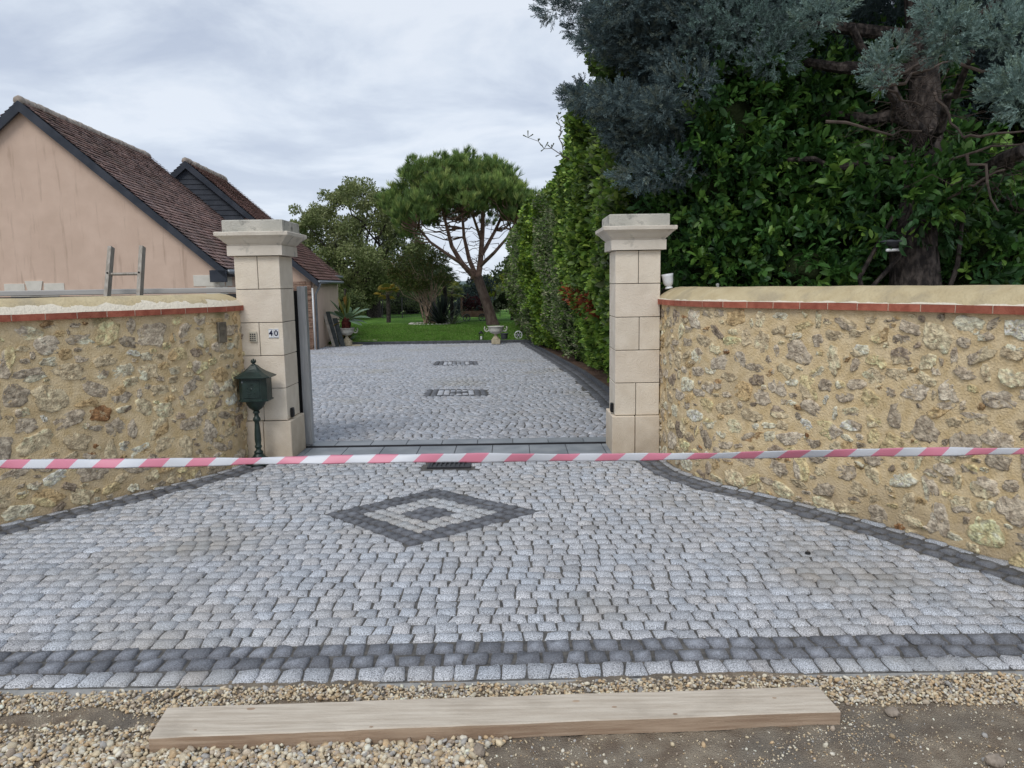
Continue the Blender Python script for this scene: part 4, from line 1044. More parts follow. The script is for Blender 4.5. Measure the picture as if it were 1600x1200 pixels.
def ridge(root, q, y0, y1):
    mb = MB(); n = int((y1-y0)/.34)
    for i in range(n):
        a = y0+i*.34; r0 = .12+random.uniform(-.01, .015)
        mb.tube([(q['xm'], a, q['zr']-.03), (q['xm'], a+.05, q['zr']+.0), (q['xm'], a+.30, q['zr']-.01), (q['xm'], a+.35, q['zr']-.04)], [r0*1.05, r0*1.18, r0, r0*.9], 8)
    mb.build('ridge_tiles', M['ridge'], root, smooth=True)
# --- house 1 (near)
Y1 = 22.0; cR = P(342, 430, Y1); eR = P(350, 421, Y1); rd = P(30, 158, Y1-.5)
W1 = 2*(cR.x-rd.x)
root, mb, q1 = house('house', 'pink rendered house with a tall plain gable behind the ladder and left wall', (cR.x, Y1, -.45), W1, eR.z, rd.z, 9.0, TONE1)
mb.build('wall', M['render'], root)
Vs = []
for s in (1, -1):
    xe = q1['xm']+s*(W1/2+q1['over'])
    clip = None
    v, f, t = roof_slope(q1['xm'], q1['zr'], xe, q1['ze'], -.15, 9.1, TONE1)
    if s < 0: f = f[:, ::-1]
    Vs.append((v, f, t))
v, f, t = merge(Vs); o = mesh_np('roof', v, [f], M['tile'], tint=t, parent=root)
mb = MB()
for s in (1, -1):
    xe = q1['xm']+s*(W1/2+q1['over'])
    mb.add([(xe, -.14, q1['ze']-.01), (xe, 9.1, q1['ze']-.01), (q1['xm'], 9.1, q1['zr']-.01), (q1['xm'], -.14, q1['zr']-.01), (xe, -.14, q1['ze']-.09), (xe, 9.1, q1['ze']-.09), (q1['xm'], 9.1, q1['zr']-.10), (q1['xm'], -.14, q1['zr']-.10)],
           [(0, 1, 2, 3), (4, 7, 6, 5), (0, 4, 5, 1), (0, 3, 7, 4), (1, 5, 6, 2)])
mb.build('roof_deck', M['slate'], root)
verge(root, q1, -.15, th=.23); ridge(root, q1, -.2, 9.1)
# boxed eave end at the foot of the right rake
mb = MB(); xe = q1['over']; mb.box(xe-.42, xe+.05, -.21, -.125, q1['ze']-.36, q1['ze']-.02, bev=.01); mb.box(xe-.22, xe+.0, -.12, 9.0, q1['ze']-.20, q1['ze']-.10); mb.build('eave_box', M['slate'], root)
mb = MB(); mb.tube([(xe+.09, -.10, q1['ze']-.07), (xe+.09, 9, q1['ze']-.07)], .075, 10); mb.build('gutter', M['gutter'], root, smooth=True)
# corner quoins and the keystone lintel
mb = MB()
def px_local(px, py, Yw, root_): p = P(px, py, Yw); v_ = p-root_.location; c, s = math.cos(-AX), math.sin(-AX); return Vector((v_.x*c-v_.y*s, v_.x*s+v_.y*c, v_.z))
a = px_local(303, 430, Y1, root); b = px_local(341, 447, Y1, root)
mb.box(-.72, .012, -.014, .5, b.z, a.z, bev=.006); mb.box(-.38, .010, -.012, .8, b.z-.33, b.z-.01, bev=.006); mb.box(-.72, .012, -.014, .5, b.z-.67, b.z-.34, bev=.006)
mb.box(.0, .014, .62, 1.3, b.z, a.z, bev=.004)
mb.build('quoins', M['white_stone'], root)
a = px_local(22, 442, Y1, root); b = px_local(110, 442, Y1, root); zt = a.z; km = (a.x+b.x)/2
mb = MB(); mb.box(a.x, km-.26, -.02, .1, zt-.34, zt-.03, bev=.004); mb.box(km+.26, b.x, -.02, .1, zt-.34, zt-.03, bev=.004)
mb.add([(km-.24, -.035, zt+.04), (km+.24, -.035, zt+.04), (km+.15, -.035, zt-.36), (km-.15, -.035, zt-.36), (km-.24, .05, zt+.04), (km+.24, .05, zt+.04), (km+.15, .05, zt-.36), (km-.15, .05, zt-.36)], [(0, 3, 2, 1), (0, 1, 5, 4), (1, 2, 6, 5), (3, 0, 4, 7)])
lin = mb.build('lintel', M['white_stone'], root)
mb = MB(); mb.box(a.x+.15, b.x-.15, -.012, .05, q1['zb']+.1, zt-.35); mb.build('door', pmat('garage_door', (.40, .38, .34), None, rough=.6), root)
# --- house 2 (far wing)
Y2 = 30.9; cR = P(495, 440, Y2); eR = P(498, 429, Y2); rd = P(290, 252, Y2-.45)
W2 = 2*(cR.x-rd.x); L2 = 5.2
root, mb, q2 = house('house', 'further house with slate clad gable, brown tiled roof and stone clad porch by the drive', (cR.x, Y2, -.55), W2, eR.z, rd.z, L2, TONE2)
# right wall with a door recess is built separately: remove nothing, recess stands as dark door set in a reveal
mb.build('wall', M['render'], root)
Vs = []
for s in (1, -1):
    xe = q2['xm']+s*(W2/2+q2['over']); v, f, t = roof_slope(q2['xm'], q2['zr'], xe, q2['ze'], -.15, L2+.15, TONE2)
    if s < 0: f = f[:, ::-1]
    Vs.append((v, f, t))
v, f, t = merge(Vs); mesh_np('roof', v, [f], M['tile'], tint=t, parent=root)
mb = MB()
for s in (1, -1):
    xe = q2['xm']+s*(W2/2+q2['over'])
    mb.add([(xe, -.14, q2['ze']-.01), (xe, L2+.15, q2['ze']-.01), (q2['xm'], L2+.15, q2['zr']-.01), (q2['xm'], -.14, q2['zr']-.01), (xe, -.14, q2['ze']-.09), (xe, L2+.15, q2['ze']-.09), (q2['xm'], L2+.15, q2['zr']-.10), (q2['xm'], -.14, q2['zr']-.10)],
           [(0, 1, 2, 3), (4, 7, 6, 5), (0, 4, 5, 1), (0, 3, 7, 4), (1, 5, 6, 2)])
mb.build('roof_deck', M['slate'], root); verge(root, q2, -.15, th=.22, x_left=True); ridge(root, q2, -.2, L2+.1)
# slate cladding of the near gable: overlapping horizontal courses
mb = MB(); z = q2['zin']-.5
ztop = q2['zin']+q2['sl']*W2/2
while z < ztop-.15:
    hwid = lambda zz_: (W2/2 if zz_ < q2['zin'] else (ztop-zz_)/q2['sl'])
    a, b = hwid(z), hwid(z+.2); xm = q2['xm']
    mb.add([(xm-a, -.06, z), (xm+a, -.06, z), (xm+b, -.035, min(z+.2, ztop)), (xm-b, -.035, min(z+.2, ztop)), (xm-a, -.03, z), (xm+a, -.03, z)], [(0, 1, 2, 3), (0, 4, 5, 1)]); z += .2
mb.build('slate_cladding', M['slate'], root)
mb = MB(); xe = q2['over']; mb.tube([(xe+.08, -.15, q2['ze']-.06), (xe+.08, L2+.15, q2['ze']-.06)], .07, 10); mb.build('gutter', M['gutter'], root, smooth=True)
mb = MB(); mb.tube([(xe+.08, -.08, q2['ze']-.1), (xe+.06, -.08, q2['ze']-.22), (.05, -.12, q2['ze']-.55), (.05, -.12, q2['zb']+.05)], .045, 8); mb.build('downpipe', M['gutter'], root, smooth=True)
mb = MB(); mb.box(-.01, .03, .55, 1.6, q2['zb'], 2.2, bev=.004); mb.build('door', pmat('recess_door', (.33, .18, .12), (.38, .22, .15), 4, .8), root)
mb = MB(); mb.box(-.02, .045, .4, 1.75, 2.21, 2.45, bev=.005); mb.build('lintel', M['white_stone'], root)
# low annex in front of it: lower roof, stone clad front, rendered side wall
A_ = px_local(489, 438, 25.2, root); xa, ya, za = A_.x, A_.y, A_.z
RX_ = 2.3; xe_a = xa+.16; sl = q2['sl']; zb2 = q2['zb']
v, f, t = roof_slope(xe_a-RX_, za+RX_*sl, xe_a, za, ya-.15, -.17, TONE2); mesh_np('annex_roof', v, [f], M['tile'], tint=t, parent=root)
mb = MB(); mb.add([(xe_a, ya-.14, za-.01), (xe_a, -.17, za-.01), (xe_a-RX_, -.17, za+RX_*sl-.01), (xe_a-RX_, ya-.14, za+RX_*sl-.01), (xe_a, ya-.14, za-.08), (xe_a, -.17, za-.08), (xe_a-RX_, -.17, za+RX_*sl-.08), (xe_a-RX_, ya-.14, za+RX_*sl-.08)],
    [(0, 1, 2, 3), (4, 7, 6, 5), (0, 4, 5, 1), (0, 3, 7, 4), (1, 5, 6, 2), (3, 2, 6, 7)]); mb.build('annex_deck', M['slate'], root)
mb = MB(); mb.add([(xe_a+.03, ya-.2, za-.02), (xe_a-RX_, ya-.2, za+RX_*sl), (xe_a-RX_, ya-.2, za+RX_*sl-.26), (xe_a+.03, ya-.2, za-.22), (xe_a+.03, ya-.15, za-.02), (xe_a-RX_, ya-.15, za+RX_*sl), (xe_a-RX_, ya-.15, za+RX_*sl-.26), (xe_a+.03, ya-.15, za-.22)],
    [(0, 1, 2, 3), (4, 7, 6, 5), (0, 4, 5, 1), (3, 2, 6, 7), (0, 3, 7, 4), (1, 5, 6, 2)]); mb.build('annex_verge', M['slate'], root)
mb = MB(); mb.tube([(xe_a+.06, ya-.15, za-.06), (xe_a+.06, -.2, za-.06)], .055, 10); mb.build('annex_gutter', M['gutter'], root, smooth=True)
mb = MB(); mb.add([(xa-RX_, ya+.12, zb2), (xa, ya+.12, zb2), (xa, ya+.12, za-.02), (xa-RX_, ya+.12, za+RX_*sl-.1), (xa-RX_, -.02, zb2), (xa, -.02, zb2), (xa, -.02, za-.02), (xa-RX_, -.02, za+RX_*sl-.1)],
    [(0, 1, 2, 3), (1, 5, 6, 2), (4, 0, 3, 7), (5, 4, 7, 6)]); mb.build('annex_wall', M['render'], root)
mb = MB(); z = zb2+.02
while z < za-.12:
    h_ = random.uniform(.05, .11); x = xa-1.7
    while x < xa-.10:
        l_ = random.uniform(.15, .45); mb.box(x, min(x+l_-.008, xa-.07), ya+random.uniform(-.02, .02), ya+.11, z, z+h_-.008, bev=.004); x += l_
    z += h_
mb.build('stone_cladding', M['fieldstone'], root)
mb = MB(); mb.tube([(xa-.03, ya-.03, zb2), (xa-.03, ya-.03, za-.25)], .03, 8); mb.build('white_pipe', M['white_plastic'], root, smooth=True)
mb = MB(); mb.tube([(xe_a+.06, ya-.05, za-.09), (xe_a+.05, ya-.05, za-.2), (xa+.055, ya+.06, za-.45), (xa+.055, ya+.06, zb2+.03)], .04, 8); mb.build('annex_downpipe', M['gutter'], root, smooth=True)

# ---- boards leaning on the far house
root_h = root
for i, (xt, yt, xb, yb, col, l_) in enumerate(((507, 490, 522, 537, 'pale', 'pale worn board, leftmost of those leaning on the far house wall'), (512, 487, 527, 536, 'dark', 'tall dark grey board leaning between the pale board and the narrow strip'),
        (518, 495, 529, 536, 'pale', 'narrow pale strip leaning between the two dark boards'), (523, 497, 536, 536, 'dark', 'dark grey board leaning nearest the planted urn'))):
    t_ = P(xt, yt, 27.1); b_ = P(xb, yb, 26.85+i*.03); b_.z = -.535
    w_ = .10 if i != 2 else .05; w_ = .17 if i == 3 else w_; w_ = .14 if i == 1 else w_
    mb = MB(); vs = []
    for c in (b_, t_):
        for dx, dy in ((-w_/2, -.03), (w_/2, -.03), (w_/2, .0), (-w_/2, .0)): vs.append((c.x+dx-b_.x, c.y+dy-b_.y, c.z-b_.z))
    mb.add(vs, [(0, 3, 2, 1), (4, 5, 6, 7), (0, 1, 5, 4), (1, 2, 6, 5), (2, 3, 7, 6), (3, 0, 4, 7)])
    o = mb.build('leaning_board', pmat('board_pale', (.42, .38, .32), (.55, .5, .43), 9, .9) if col == 'pale' else pmat('board_dark', (.055, .065, .065), (.09, .10, .10), 9, .8), loc=b_); tag(o, l_, 'board', 'boards leaning against the far house')

# ================================================================== URNS
def urn(px, py, label, s=1.0):
    p = G(px, py); root = empty('garden_urn', (p.x, min(p.y, 27.25), gz(27.2)+.02), label=label, cat='urn', group='cast stone urns at the end of the drive')
    mb = MB(); mb.box(-.155, .155, -.155, .155, 0, .17, bev=.01); mb.build('plinth', M['sandstone'], root)
    mb = MB(); mb.lathe((0, 0, 0), [(.14, .17), (.13, .20), (.085, .25), (.055, .30), (.05, .33), (.06, .345), (.05, .355)], 20); mb.build('stem', M['sandstone'], root, smooth=True)
    mb = MB(); mb.lathe((0, 0, 0), [(.05, .35), (.13, .37), (.20, .41), (.235, .46), (.24, .50), (.245, .56), (.265, .60), (.29, .615), (.285, .63), (.255, .625), (.22, .56), (.02, .52)], 32, cap=False); mb.build('bowl', M['stonewhite'], root, smooth=True)
    for sx in (-1, 1):
        mb = MB(); pts = []
        for i in range(15):
            a = -.2*math.pi+i/14*1.65*math.pi; a = math.pi/2*0+a
            rr = .105*(1-.012*i); pts.append((sx*(.315-rr*math.cos(a+math.pi*.95)*.85), 0, .545+rr*math.sin(a+math.pi*.95)*1.0))
        mb.tube(pts, .020, 8); mb.tube([(sx*.30, 0, .56), (sx*.36, 0, .50)], .014, 6); mb.build('handle', M['stonewhite'], root, smooth=True)
    return root
urn(546, 539, 'cast stone urn holding the tall red stemmed plant, left end of the lawn edge')
urn(775, 538, 'empty pale stone urn with scrolled handles at the right end of the lawn edge')

# ---- small garden things at the lawn edge
p = P(752, 535, 28.0)
root = empty('garden_lantern', (p.x, 28.0, -.53), label='small black square lantern on the lawn left of the empty urn', cat='lantern')
mb = MB(); mb.box(-.08, .08, -.08, .08, 0, .04, bev=.006); mb.box(-.09, .09, -.09, .09, .30, .33, bev=.006); mb.lathe((0, 0, .33), [(.08, 0), (.03, .05), (.01, .07)], 8)
for sx in (-1, 1):
    for sy in (-1, 1): mb.box(sx*.07-.01, sx*.07+.01, sy*.07-.01, sy*.07+.01, .04, .30)
mb.build('frame', M['black'], root)
mb = MB(); mb.box(-.035, .035, -.035, .035, .08, .2, bev=.006); mb.build('candle', M['white_plastic'], root)
p = P(788, 531, 28.1)
root = empty('bucket', (p.x, 28.1, -.53), label='dark grey bucket on the ground right of the empty urn', cat='bucket')
mb = MB(); mb.lathe((0, 0, 0), [(.10, 0), (.135, .27), (.15, .275), (.145, .29), (.13, .27), (.10, .03)], 20, cap=False); mb.lathe((0, 0, 0), [(.10, 0), (.10, .02)], 20); mb.build('body', M['terracotta_dark'], root, smooth=False)
mb = MB(); mb.tube([(.145*math.cos(a), .02, .27-.10*math.sin(a)*-1) for a in np.linspace(0, math.pi, 9)], .006, 6); mb.build('handle', M['gutter'], root)
p = P(810, 530, 28.4)
root = empty('hose_reel', (p.x, 28.4, -.53), label='small white hose reel at the foot of the hedge, right of the bucket', cat='hose reel')
for yy in (-.06, .06):
    mb = MB(); mb.tube([(.14*math.cos(a), yy, .2+.14*math.sin(a)) for a in np.linspace(0, 2*math.pi, 25)], .014, 6, cap=False)
    for a in range(3): mb.tube([(.13*math.cos(a*1.05), yy, .2+.13*math.sin(a*1.05)), (-.13*math.cos(a*1.05), yy, .2-.13*math.sin(a*1.05))], .008, 5)
    mb.build('wheel', M['white_plastic'], root)
mb = MB(); mb.tube([(0, -.06, .2), (0, .06, .2)], .08, 14); mb.build('hose', M['black'], root)
mb = MB(); mb.tube([(-.1, 0, 0), (0, 0, .2), (.1, 0, 0)], .012, 6); mb.build('stand', M['gutter'], root)

# ================================================================== FOLIAGE
LEAF = (np.array([(0, 0, 0), (-.26, .3, .05), (0, .32, -.02), (.26, .3, .05), (-.24, .7, .03), (0, .72, -.04), (.24, .7, .03), (0, 1, -.10)]),
        np.array([(0, 2, 2, 1), (0, 3, 3, 2)]), [(0, 2, 1), (0, 3, 2), (4, 5, 7), (5, 6, 7)], [(1, 2, 5, 4), (2, 3, 6, 5)])
LEAF_V = LEAF[0]; LEAF_T = np.array(LEAF[2]); LEAF_Q = np.array(LEAF[3])
SMALL_V = np.array([(0, 0, 0), (-.25, .5, .04), (0, 1, -.06), (.25, .5, .04)]); SMALL_Q = np.array([(0, 3, 2, 1)])
def plume(nb, length, bl, bw, spread, seed, droop=0):
    r_ = np.random.default_rng(seed); V = []; Fq = []
    for i in range(nb):
        t = (i+.5)/nb; base = np.array([0, t*length*.85, -droop*t*t])+r_.normal(0, .015*length, 3)
        a = r_.random()*6.283; out = np.array([math.cos(a)*spread, 1, math.sin(a)*spread]); out /= np.linalg.norm(out)
        side = np.cross(out, r_.normal(0, 1, 3)); side /= np.linalg.norm(side); l_ = bl*(1-.45*t)*r_.uniform(.8, 1.2)
        b = len(V); V += [base-side*bw*.5, base+out*l_*.55-side*bw*.6, base+out*l_, base+out*l_*.55+side*bw*.6]; Fq.append((b, b+1, b+2, b+3))
    return np.array(V), np.array(Fq)
def tuft(nb, seed, w_=.05, spread=.55):
    r_ = np.random.default_rng(seed); V = []; Fq = []
    for i in range(nb):
        a = r_.random()*6.283; s = spread*math.sqrt(r_.random()); d = np.array([math.cos(a)*s, 1, math.sin(a)*s]); d /= np.linalg.norm(d)
        side = np.cross(d, r_.normal(0, 1, 3)); side /= np.linalg.norm(side); l_ = r_.uniform(.7, 1.1); b0_ = np.array([0, r_.uniform(0, .25), 0])
        b = len(V); V += [b0_-side*w_*.4, b0_+d*l_*.5-side*w_, b0_+d*l_, b0_+d*l_*.5+side*w_]; Fq.append((b, b+1, b+2, b+3))
    return np.array(V), np.array(Fq)
def frames(d, flat=.6):
    d = d/np.linalg.norm(d, axis=1)[:, None]; n = len(d)
    up = np.array([0, 0, 1.0])[None]*flat+rng.normal(0, 1, (n, 3))*(1-flat)*.9
    x = np.cross(d, up); x /= np.linalg.norm(x, axis=1)[:, None]+1e-9; z = np.cross(x, d)
    return np.stack([x, d, z], -1)      # columns
def scatter(tv, tf, pos, d, size, tint, flat=.6, wid=1.0):
    n = len(pos); B = frames(d, flat); tv_ = tv.copy(); tv_[:, 0] *= wid
    A = np.einsum('nij,kj->nki', B, tv_)*size[:, None, None]+pos[:, None]
    k_ = len(tv); Fs = [(f[None]+(np.arange(n)*k_)[:, None, None]).reshape(-1, f.shape[1]) for f in tf]
    return A.reshape(-1, 3), Fs, np.repeat(tint, k_, 0)
def tints(n, pal, s=.12, w=None):
    pal = np.array(pal, float); c = pal[rng.choice(len(pal), n, p=w)]; return np.clip(c*(1+rng.normal(0, s, (n, 1))), .004, .9)
class Fol:
    def __init__(s): s.V = []; s.F = {3: [], 4: []}; s.T = []; s.n = 0; s.M = {3: [], 4: []}
    def add(s, V, Fs, T, mi=0):
        s.V.append(V); s.T.append(T)
        for f in Fs: s.F[f.shape[1]].append(f+s.n); s.M[f.shape[1]].append(np.full(len(f), mi))
        s.n += len(V)
    def build(s, name, mats, parent=None, smooth=False):
        Fs, ms_ = [], []
        for k_ in (3, 4):
            if s.F[k_]: Fs.append(np.vstack(s.F[k_])); ms_.append(np.concatenate(s.M[k_]))
        return mesh_np(name, np.vstack(s.V), Fs, mats, ms_, np.vstack(s.T), smooth, parent)
def sph(n):
    v = rng.normal(0, 1, (n, 3)); return v/np.linalg.norm(v, axis=1)[:, None]
def clump_pts(c, r_, n, shell=.55, lower=True):
    d = sph(n); rr = (shell+(1-shell)*rng.random(n)**.6); c = np.array(c); r_ = np.array(r_ if hasattr(r_, '__len__') else (r_,)*3)
    return c+d*r_*rr[:, None], d
def limb(mb, a, b, r0, r1, n=4, wob=.08, seg=6, mi=0, tint=(1, 1, 1), sag=0):
    a, b = Vector(a), Vector(b); Ld = (b-a).length; pts = []; rad = []
    for i in range(n+1):
        t = i/n; p = a.lerp(b, t)+Vector((random.gauss(0, 1), random.gauss(0, 1), random.gauss(0, 1)))*wob*Ld*(math.sin(math.pi*t)) ; p.z += sag*math.sin(math.pi*t)*Ld
        pts.append(p); rad.append(r0+(r1-r0)*t)
    mb.tube(pts, rad, seg, mi, tint); return pts

# ---- hedge along the right of the drive
HX = np.array([[7.5, 1.80], [12, 1.84], [15.1, 1.76], [19.35, 1.48], [24, 1.02], [27, .78], [28.6, .66], [30.5, .66], [38.5, .50]])
HFACE = lambda Y: np.interp(Y, HX[:, 0], HX[:, 1])
def hedge_section(label, Ya, Yb, pal, hfun, n, size, core=True, depth=1.5, wid=1.0, gloss=True, w=None, flat=.35, extra=None, name='hedge', face=None):
    fo = Fol(); face = face or HFACE
    Ys = rng.uniform(Ya, Yb, n); hh = np.array([hfun(y_) for y_ in Ys]); zb_ = gza(Ys)
    # surface: the drive side (65%), the top (20%), inner volume and the near end
    k_ = rng.random(n); u = rng.random(n)
    zfrac = u**.85
    lean = lambda z_: -.58*np.sin(np.clip(z_, 0, 1)*2.3)
    bulge = .52*(fbm(Ys*1.5, zfrac*hh*1.3+3, 4)-.45)*2
    X_ = face(Ys)-bulge+lean(zfrac)+rng.exponential(.08, n); Zc = zb_+.12+zfrac*(hh-.12)
    top = k_ > .74
    X_[top] = face(Ys[top])-.30+rng.random(top.sum())*(depth+.3); Zc[top] = zb_[top]+hh[top]+(.45*(fbm(Ys[top]*2.2, X_[top]*2.2, 3)-.45)*2)+rng.normal(0, .07, top.sum())
    end = k_ > .95; Ys[end] = Ya+rng.normal(0, .06, end.sum()); X_[end] = face(Ys[end])+rng.random(end.sum())*depth; Zc[end] = gza(Ys[end])+rng.random(end.sum())*hh[end]
    # taper inwards near the top
    d = np.stack([-.9+rng.normal(0, .5, n), rng.normal(-.35, .6, n), .25+rng.normal(0, .55, n)], -1)
    d[top] = np.stack([rng.normal(-.2, .5, top.sum()), rng.normal(0, .5, top.sum()), .9+0*X_[top]], -1)
    if extra is not None:
        T_ = extra(X_, Ys, Zc, tints(n, pal, .14, w))
    else: T_ = tints(n, pal, .14, w)
    tone = fbm(Ys*2.1+4, Zc*2.1, 3); mixc = np.clip((tone-.42)*5+.5, 0, 1)[:, None]; T_ = T_*(1-.35*(1-mixc))*(1+.30*mixc*np.array([1.15, 1.0, .9]))
    tv, tf = (LEAF_V, [LEAF_T, LEAF_Q]) if size > .075 else (SMALL_V, [SMALL_Q])
    fo.add(*scatter(tv, tf, np.stack([X_, Ys, Zc], -1), d, size*1.2*rng.uniform(.6, 1.25, n), T_, flat, wid))
    T_ *= 1
    # shoots sticking out on top
    ns = int((Yb-Ya)*14)
    for _ in range(ns):
        y_ = random.uniform(Ya, Yb); x_ = float(face(np.array(y_)))-.3+random.random()*depth*.7; h_ = random.uniform(.10, .55); z0 = gz(y_)+hfun(y_)
        m_ = 10; t = rng.random(m_); ln_ = rng.normal(0, .12, 2)
        pos = np.stack([x_+ln_[0]*t, y_+ln_[1]*t, z0+t*h_], -1); fo.add(*scatter(tv, tf, pos, np.stack([rng.normal(0, .6, m_), rng.normal(0, .6, m_), .9+0*t], -1), size*rng.uniform(.6, 1, m_), tints(m_, pal, .1), flat, wid))
    # added solid dark core that blocks the view through the leaves
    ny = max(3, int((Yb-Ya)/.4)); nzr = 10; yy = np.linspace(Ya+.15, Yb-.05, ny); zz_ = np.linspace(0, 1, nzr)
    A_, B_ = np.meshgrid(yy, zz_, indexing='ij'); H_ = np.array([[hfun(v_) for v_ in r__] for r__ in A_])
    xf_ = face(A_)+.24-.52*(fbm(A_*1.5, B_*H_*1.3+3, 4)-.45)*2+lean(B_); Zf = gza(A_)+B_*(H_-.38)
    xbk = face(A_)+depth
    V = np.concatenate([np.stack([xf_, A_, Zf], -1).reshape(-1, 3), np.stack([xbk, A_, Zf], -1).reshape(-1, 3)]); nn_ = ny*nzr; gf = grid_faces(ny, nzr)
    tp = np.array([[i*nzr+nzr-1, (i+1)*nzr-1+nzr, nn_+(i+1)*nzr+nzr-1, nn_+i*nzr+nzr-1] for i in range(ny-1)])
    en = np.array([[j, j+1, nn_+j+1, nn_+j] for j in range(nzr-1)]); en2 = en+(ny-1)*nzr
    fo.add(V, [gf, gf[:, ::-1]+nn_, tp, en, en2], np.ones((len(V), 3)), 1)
    o = fo.build(name, [M['leaf_gloss'] if gloss else M['leaf'], M['dark_filler']]); tag(o, label, 'hedge', 'hedge plants along the right of the drive'); return o
GR1 = [(0.146, 0.255, 0.049), (0.1, 0.189, 0.037), (0.209, 0.329, 0.064), (0.073, 0.14, 0.032), (0.274, 0.387, 0.078)]
GR_BR = [(0.188, 0.316, 0.04), (0.133, 0.237, 0.035), (0.281, 0.402, 0.056), (0.094, 0.179, 0.031)]
GR_GREY = [(0.188, 0.238, 0.114), (0.13, 0.19, 0.079), (0.26, 0.301, 0.172), (0.325, 0.333, 0.222), (0.09, 0.143, 0.057)]
def reds(yc, zc, sy, sz, col=(.26, .075, .03), p_=.55):
    def f(X_, Y_, Z_, T_):
        q = ((Y_-yc)/sy)**2+((Z_-zc)/sz)**2 < 1; q &= rng.random(len(X_)) < p_; T_[q] = np.array(col)*(1+rng.normal(0, .2, (q.sum(), 1))); return T_
    return f
HH = lambda base, s=0: (lambda Y: base+.28*(float(fbm(np.array(Y*.9+s), np.array(2.2+s), 3))-.45)*2)
hedge_section('low shaggy end of the drive hedge, farthest off behind the pine trunk', 30.4, 38.5, GR_GREY+GR_BR[:2], HH(3.3, 2), 12000, .10, gloss=False)
hedge_section('far pale grey green end of the drive hedge beside the pine trunk', 24.5, 30.5, GR_GREY+GR1[:3], HH(4.1), 15000, .085, gloss=False)
hedge_section('tall bright green laurel section of the drive hedge behind the empty urn', 20.6, 24.6, GR_BR, HH(4.3, 3), 15000, .10)
hedge_section('grey green silverleaf section in the middle of the drive hedge', 17.0, 20.7, GR_GREY+GR1[:2], HH(4.35, 5), 16000, .075, gloss=False)
hedge_section('dark green section of the drive hedge with reddening leaves low down', 13.4, 17.1, GR1, HH(4.55, 8), 20000, .095, extra=reds(15.2, 1.2, .9, .35))
hedge_section('tall laurel section of the drive hedge with light green top and rusty patch', 10.2, 13.5, GR1+GR_BR[:2], HH(4.55, 11), 24000, .105, extra=reds(12.2, 1.25, .5, .22, p_=.7))
hedge_section('grey green shrub section of the drive hedge nearest the right gate pillar', 8.3, 10.3, GR1+GR_GREY[:2], HH(4.5, 14), 17000, .09, face=lambda Y: 1.62+.10*(np.asarray(Y)*0+1))
# thin bare shoots standing out of the hedge top
for (px0, py0, px1, py1, Yc, lb) in ((905, 260, 825, 215, 15.0, 'longest bare shoot arching left over the hedge top'), (880, 235, 872, 178, 16.0, 'left of the two upright bare shoots on the hedge top'), (893, 240, 885, 195, 15.5, 'right of the two upright bare shoots on the hedge top')):
    fo = MB(); a, b = P(px0, py0, Yc), P(px1, py1, Yc); pts = limb(fo, a, b, .012, .004, 6, .03, 5)
    for p_ in pts[1:]:
        for _ in range(3):
            e_ = p_+Vector((random.gauss(0, .07), random.gauss(0, .07), random.gauss(.04, .05))); fo.tube([p_, e_], [.004, .012], 4, tint=(.6, .9, .4))
    o = fo.build('bare_shoot', M['twig']); tag(o, lb, 'shoot', 'bare shoots over the hedge')

# ---- planting strip soil under the hedge
ys = np.arange(7.5, 31, .25); us = np.linspace(0, 1, 10); U_, Y = np.meshgrid(us, ys, indexing='ij')
X = DRR(Y)+.07+U_*2.2; Z = gza(Y)+.0+.07*fbm(X*3, Y*3)+.0
o = mesh_np('planting_soil', np.stack([X, Y, Z], -1).reshape(-1, 3), [grid_faces(10, len(ys))], pmat('bed_soil', (.09, .05, .032), (.17, .105, .07), 8, .95, 1, 30, bdist=3), smooth=True); tag(o, kind='structure')

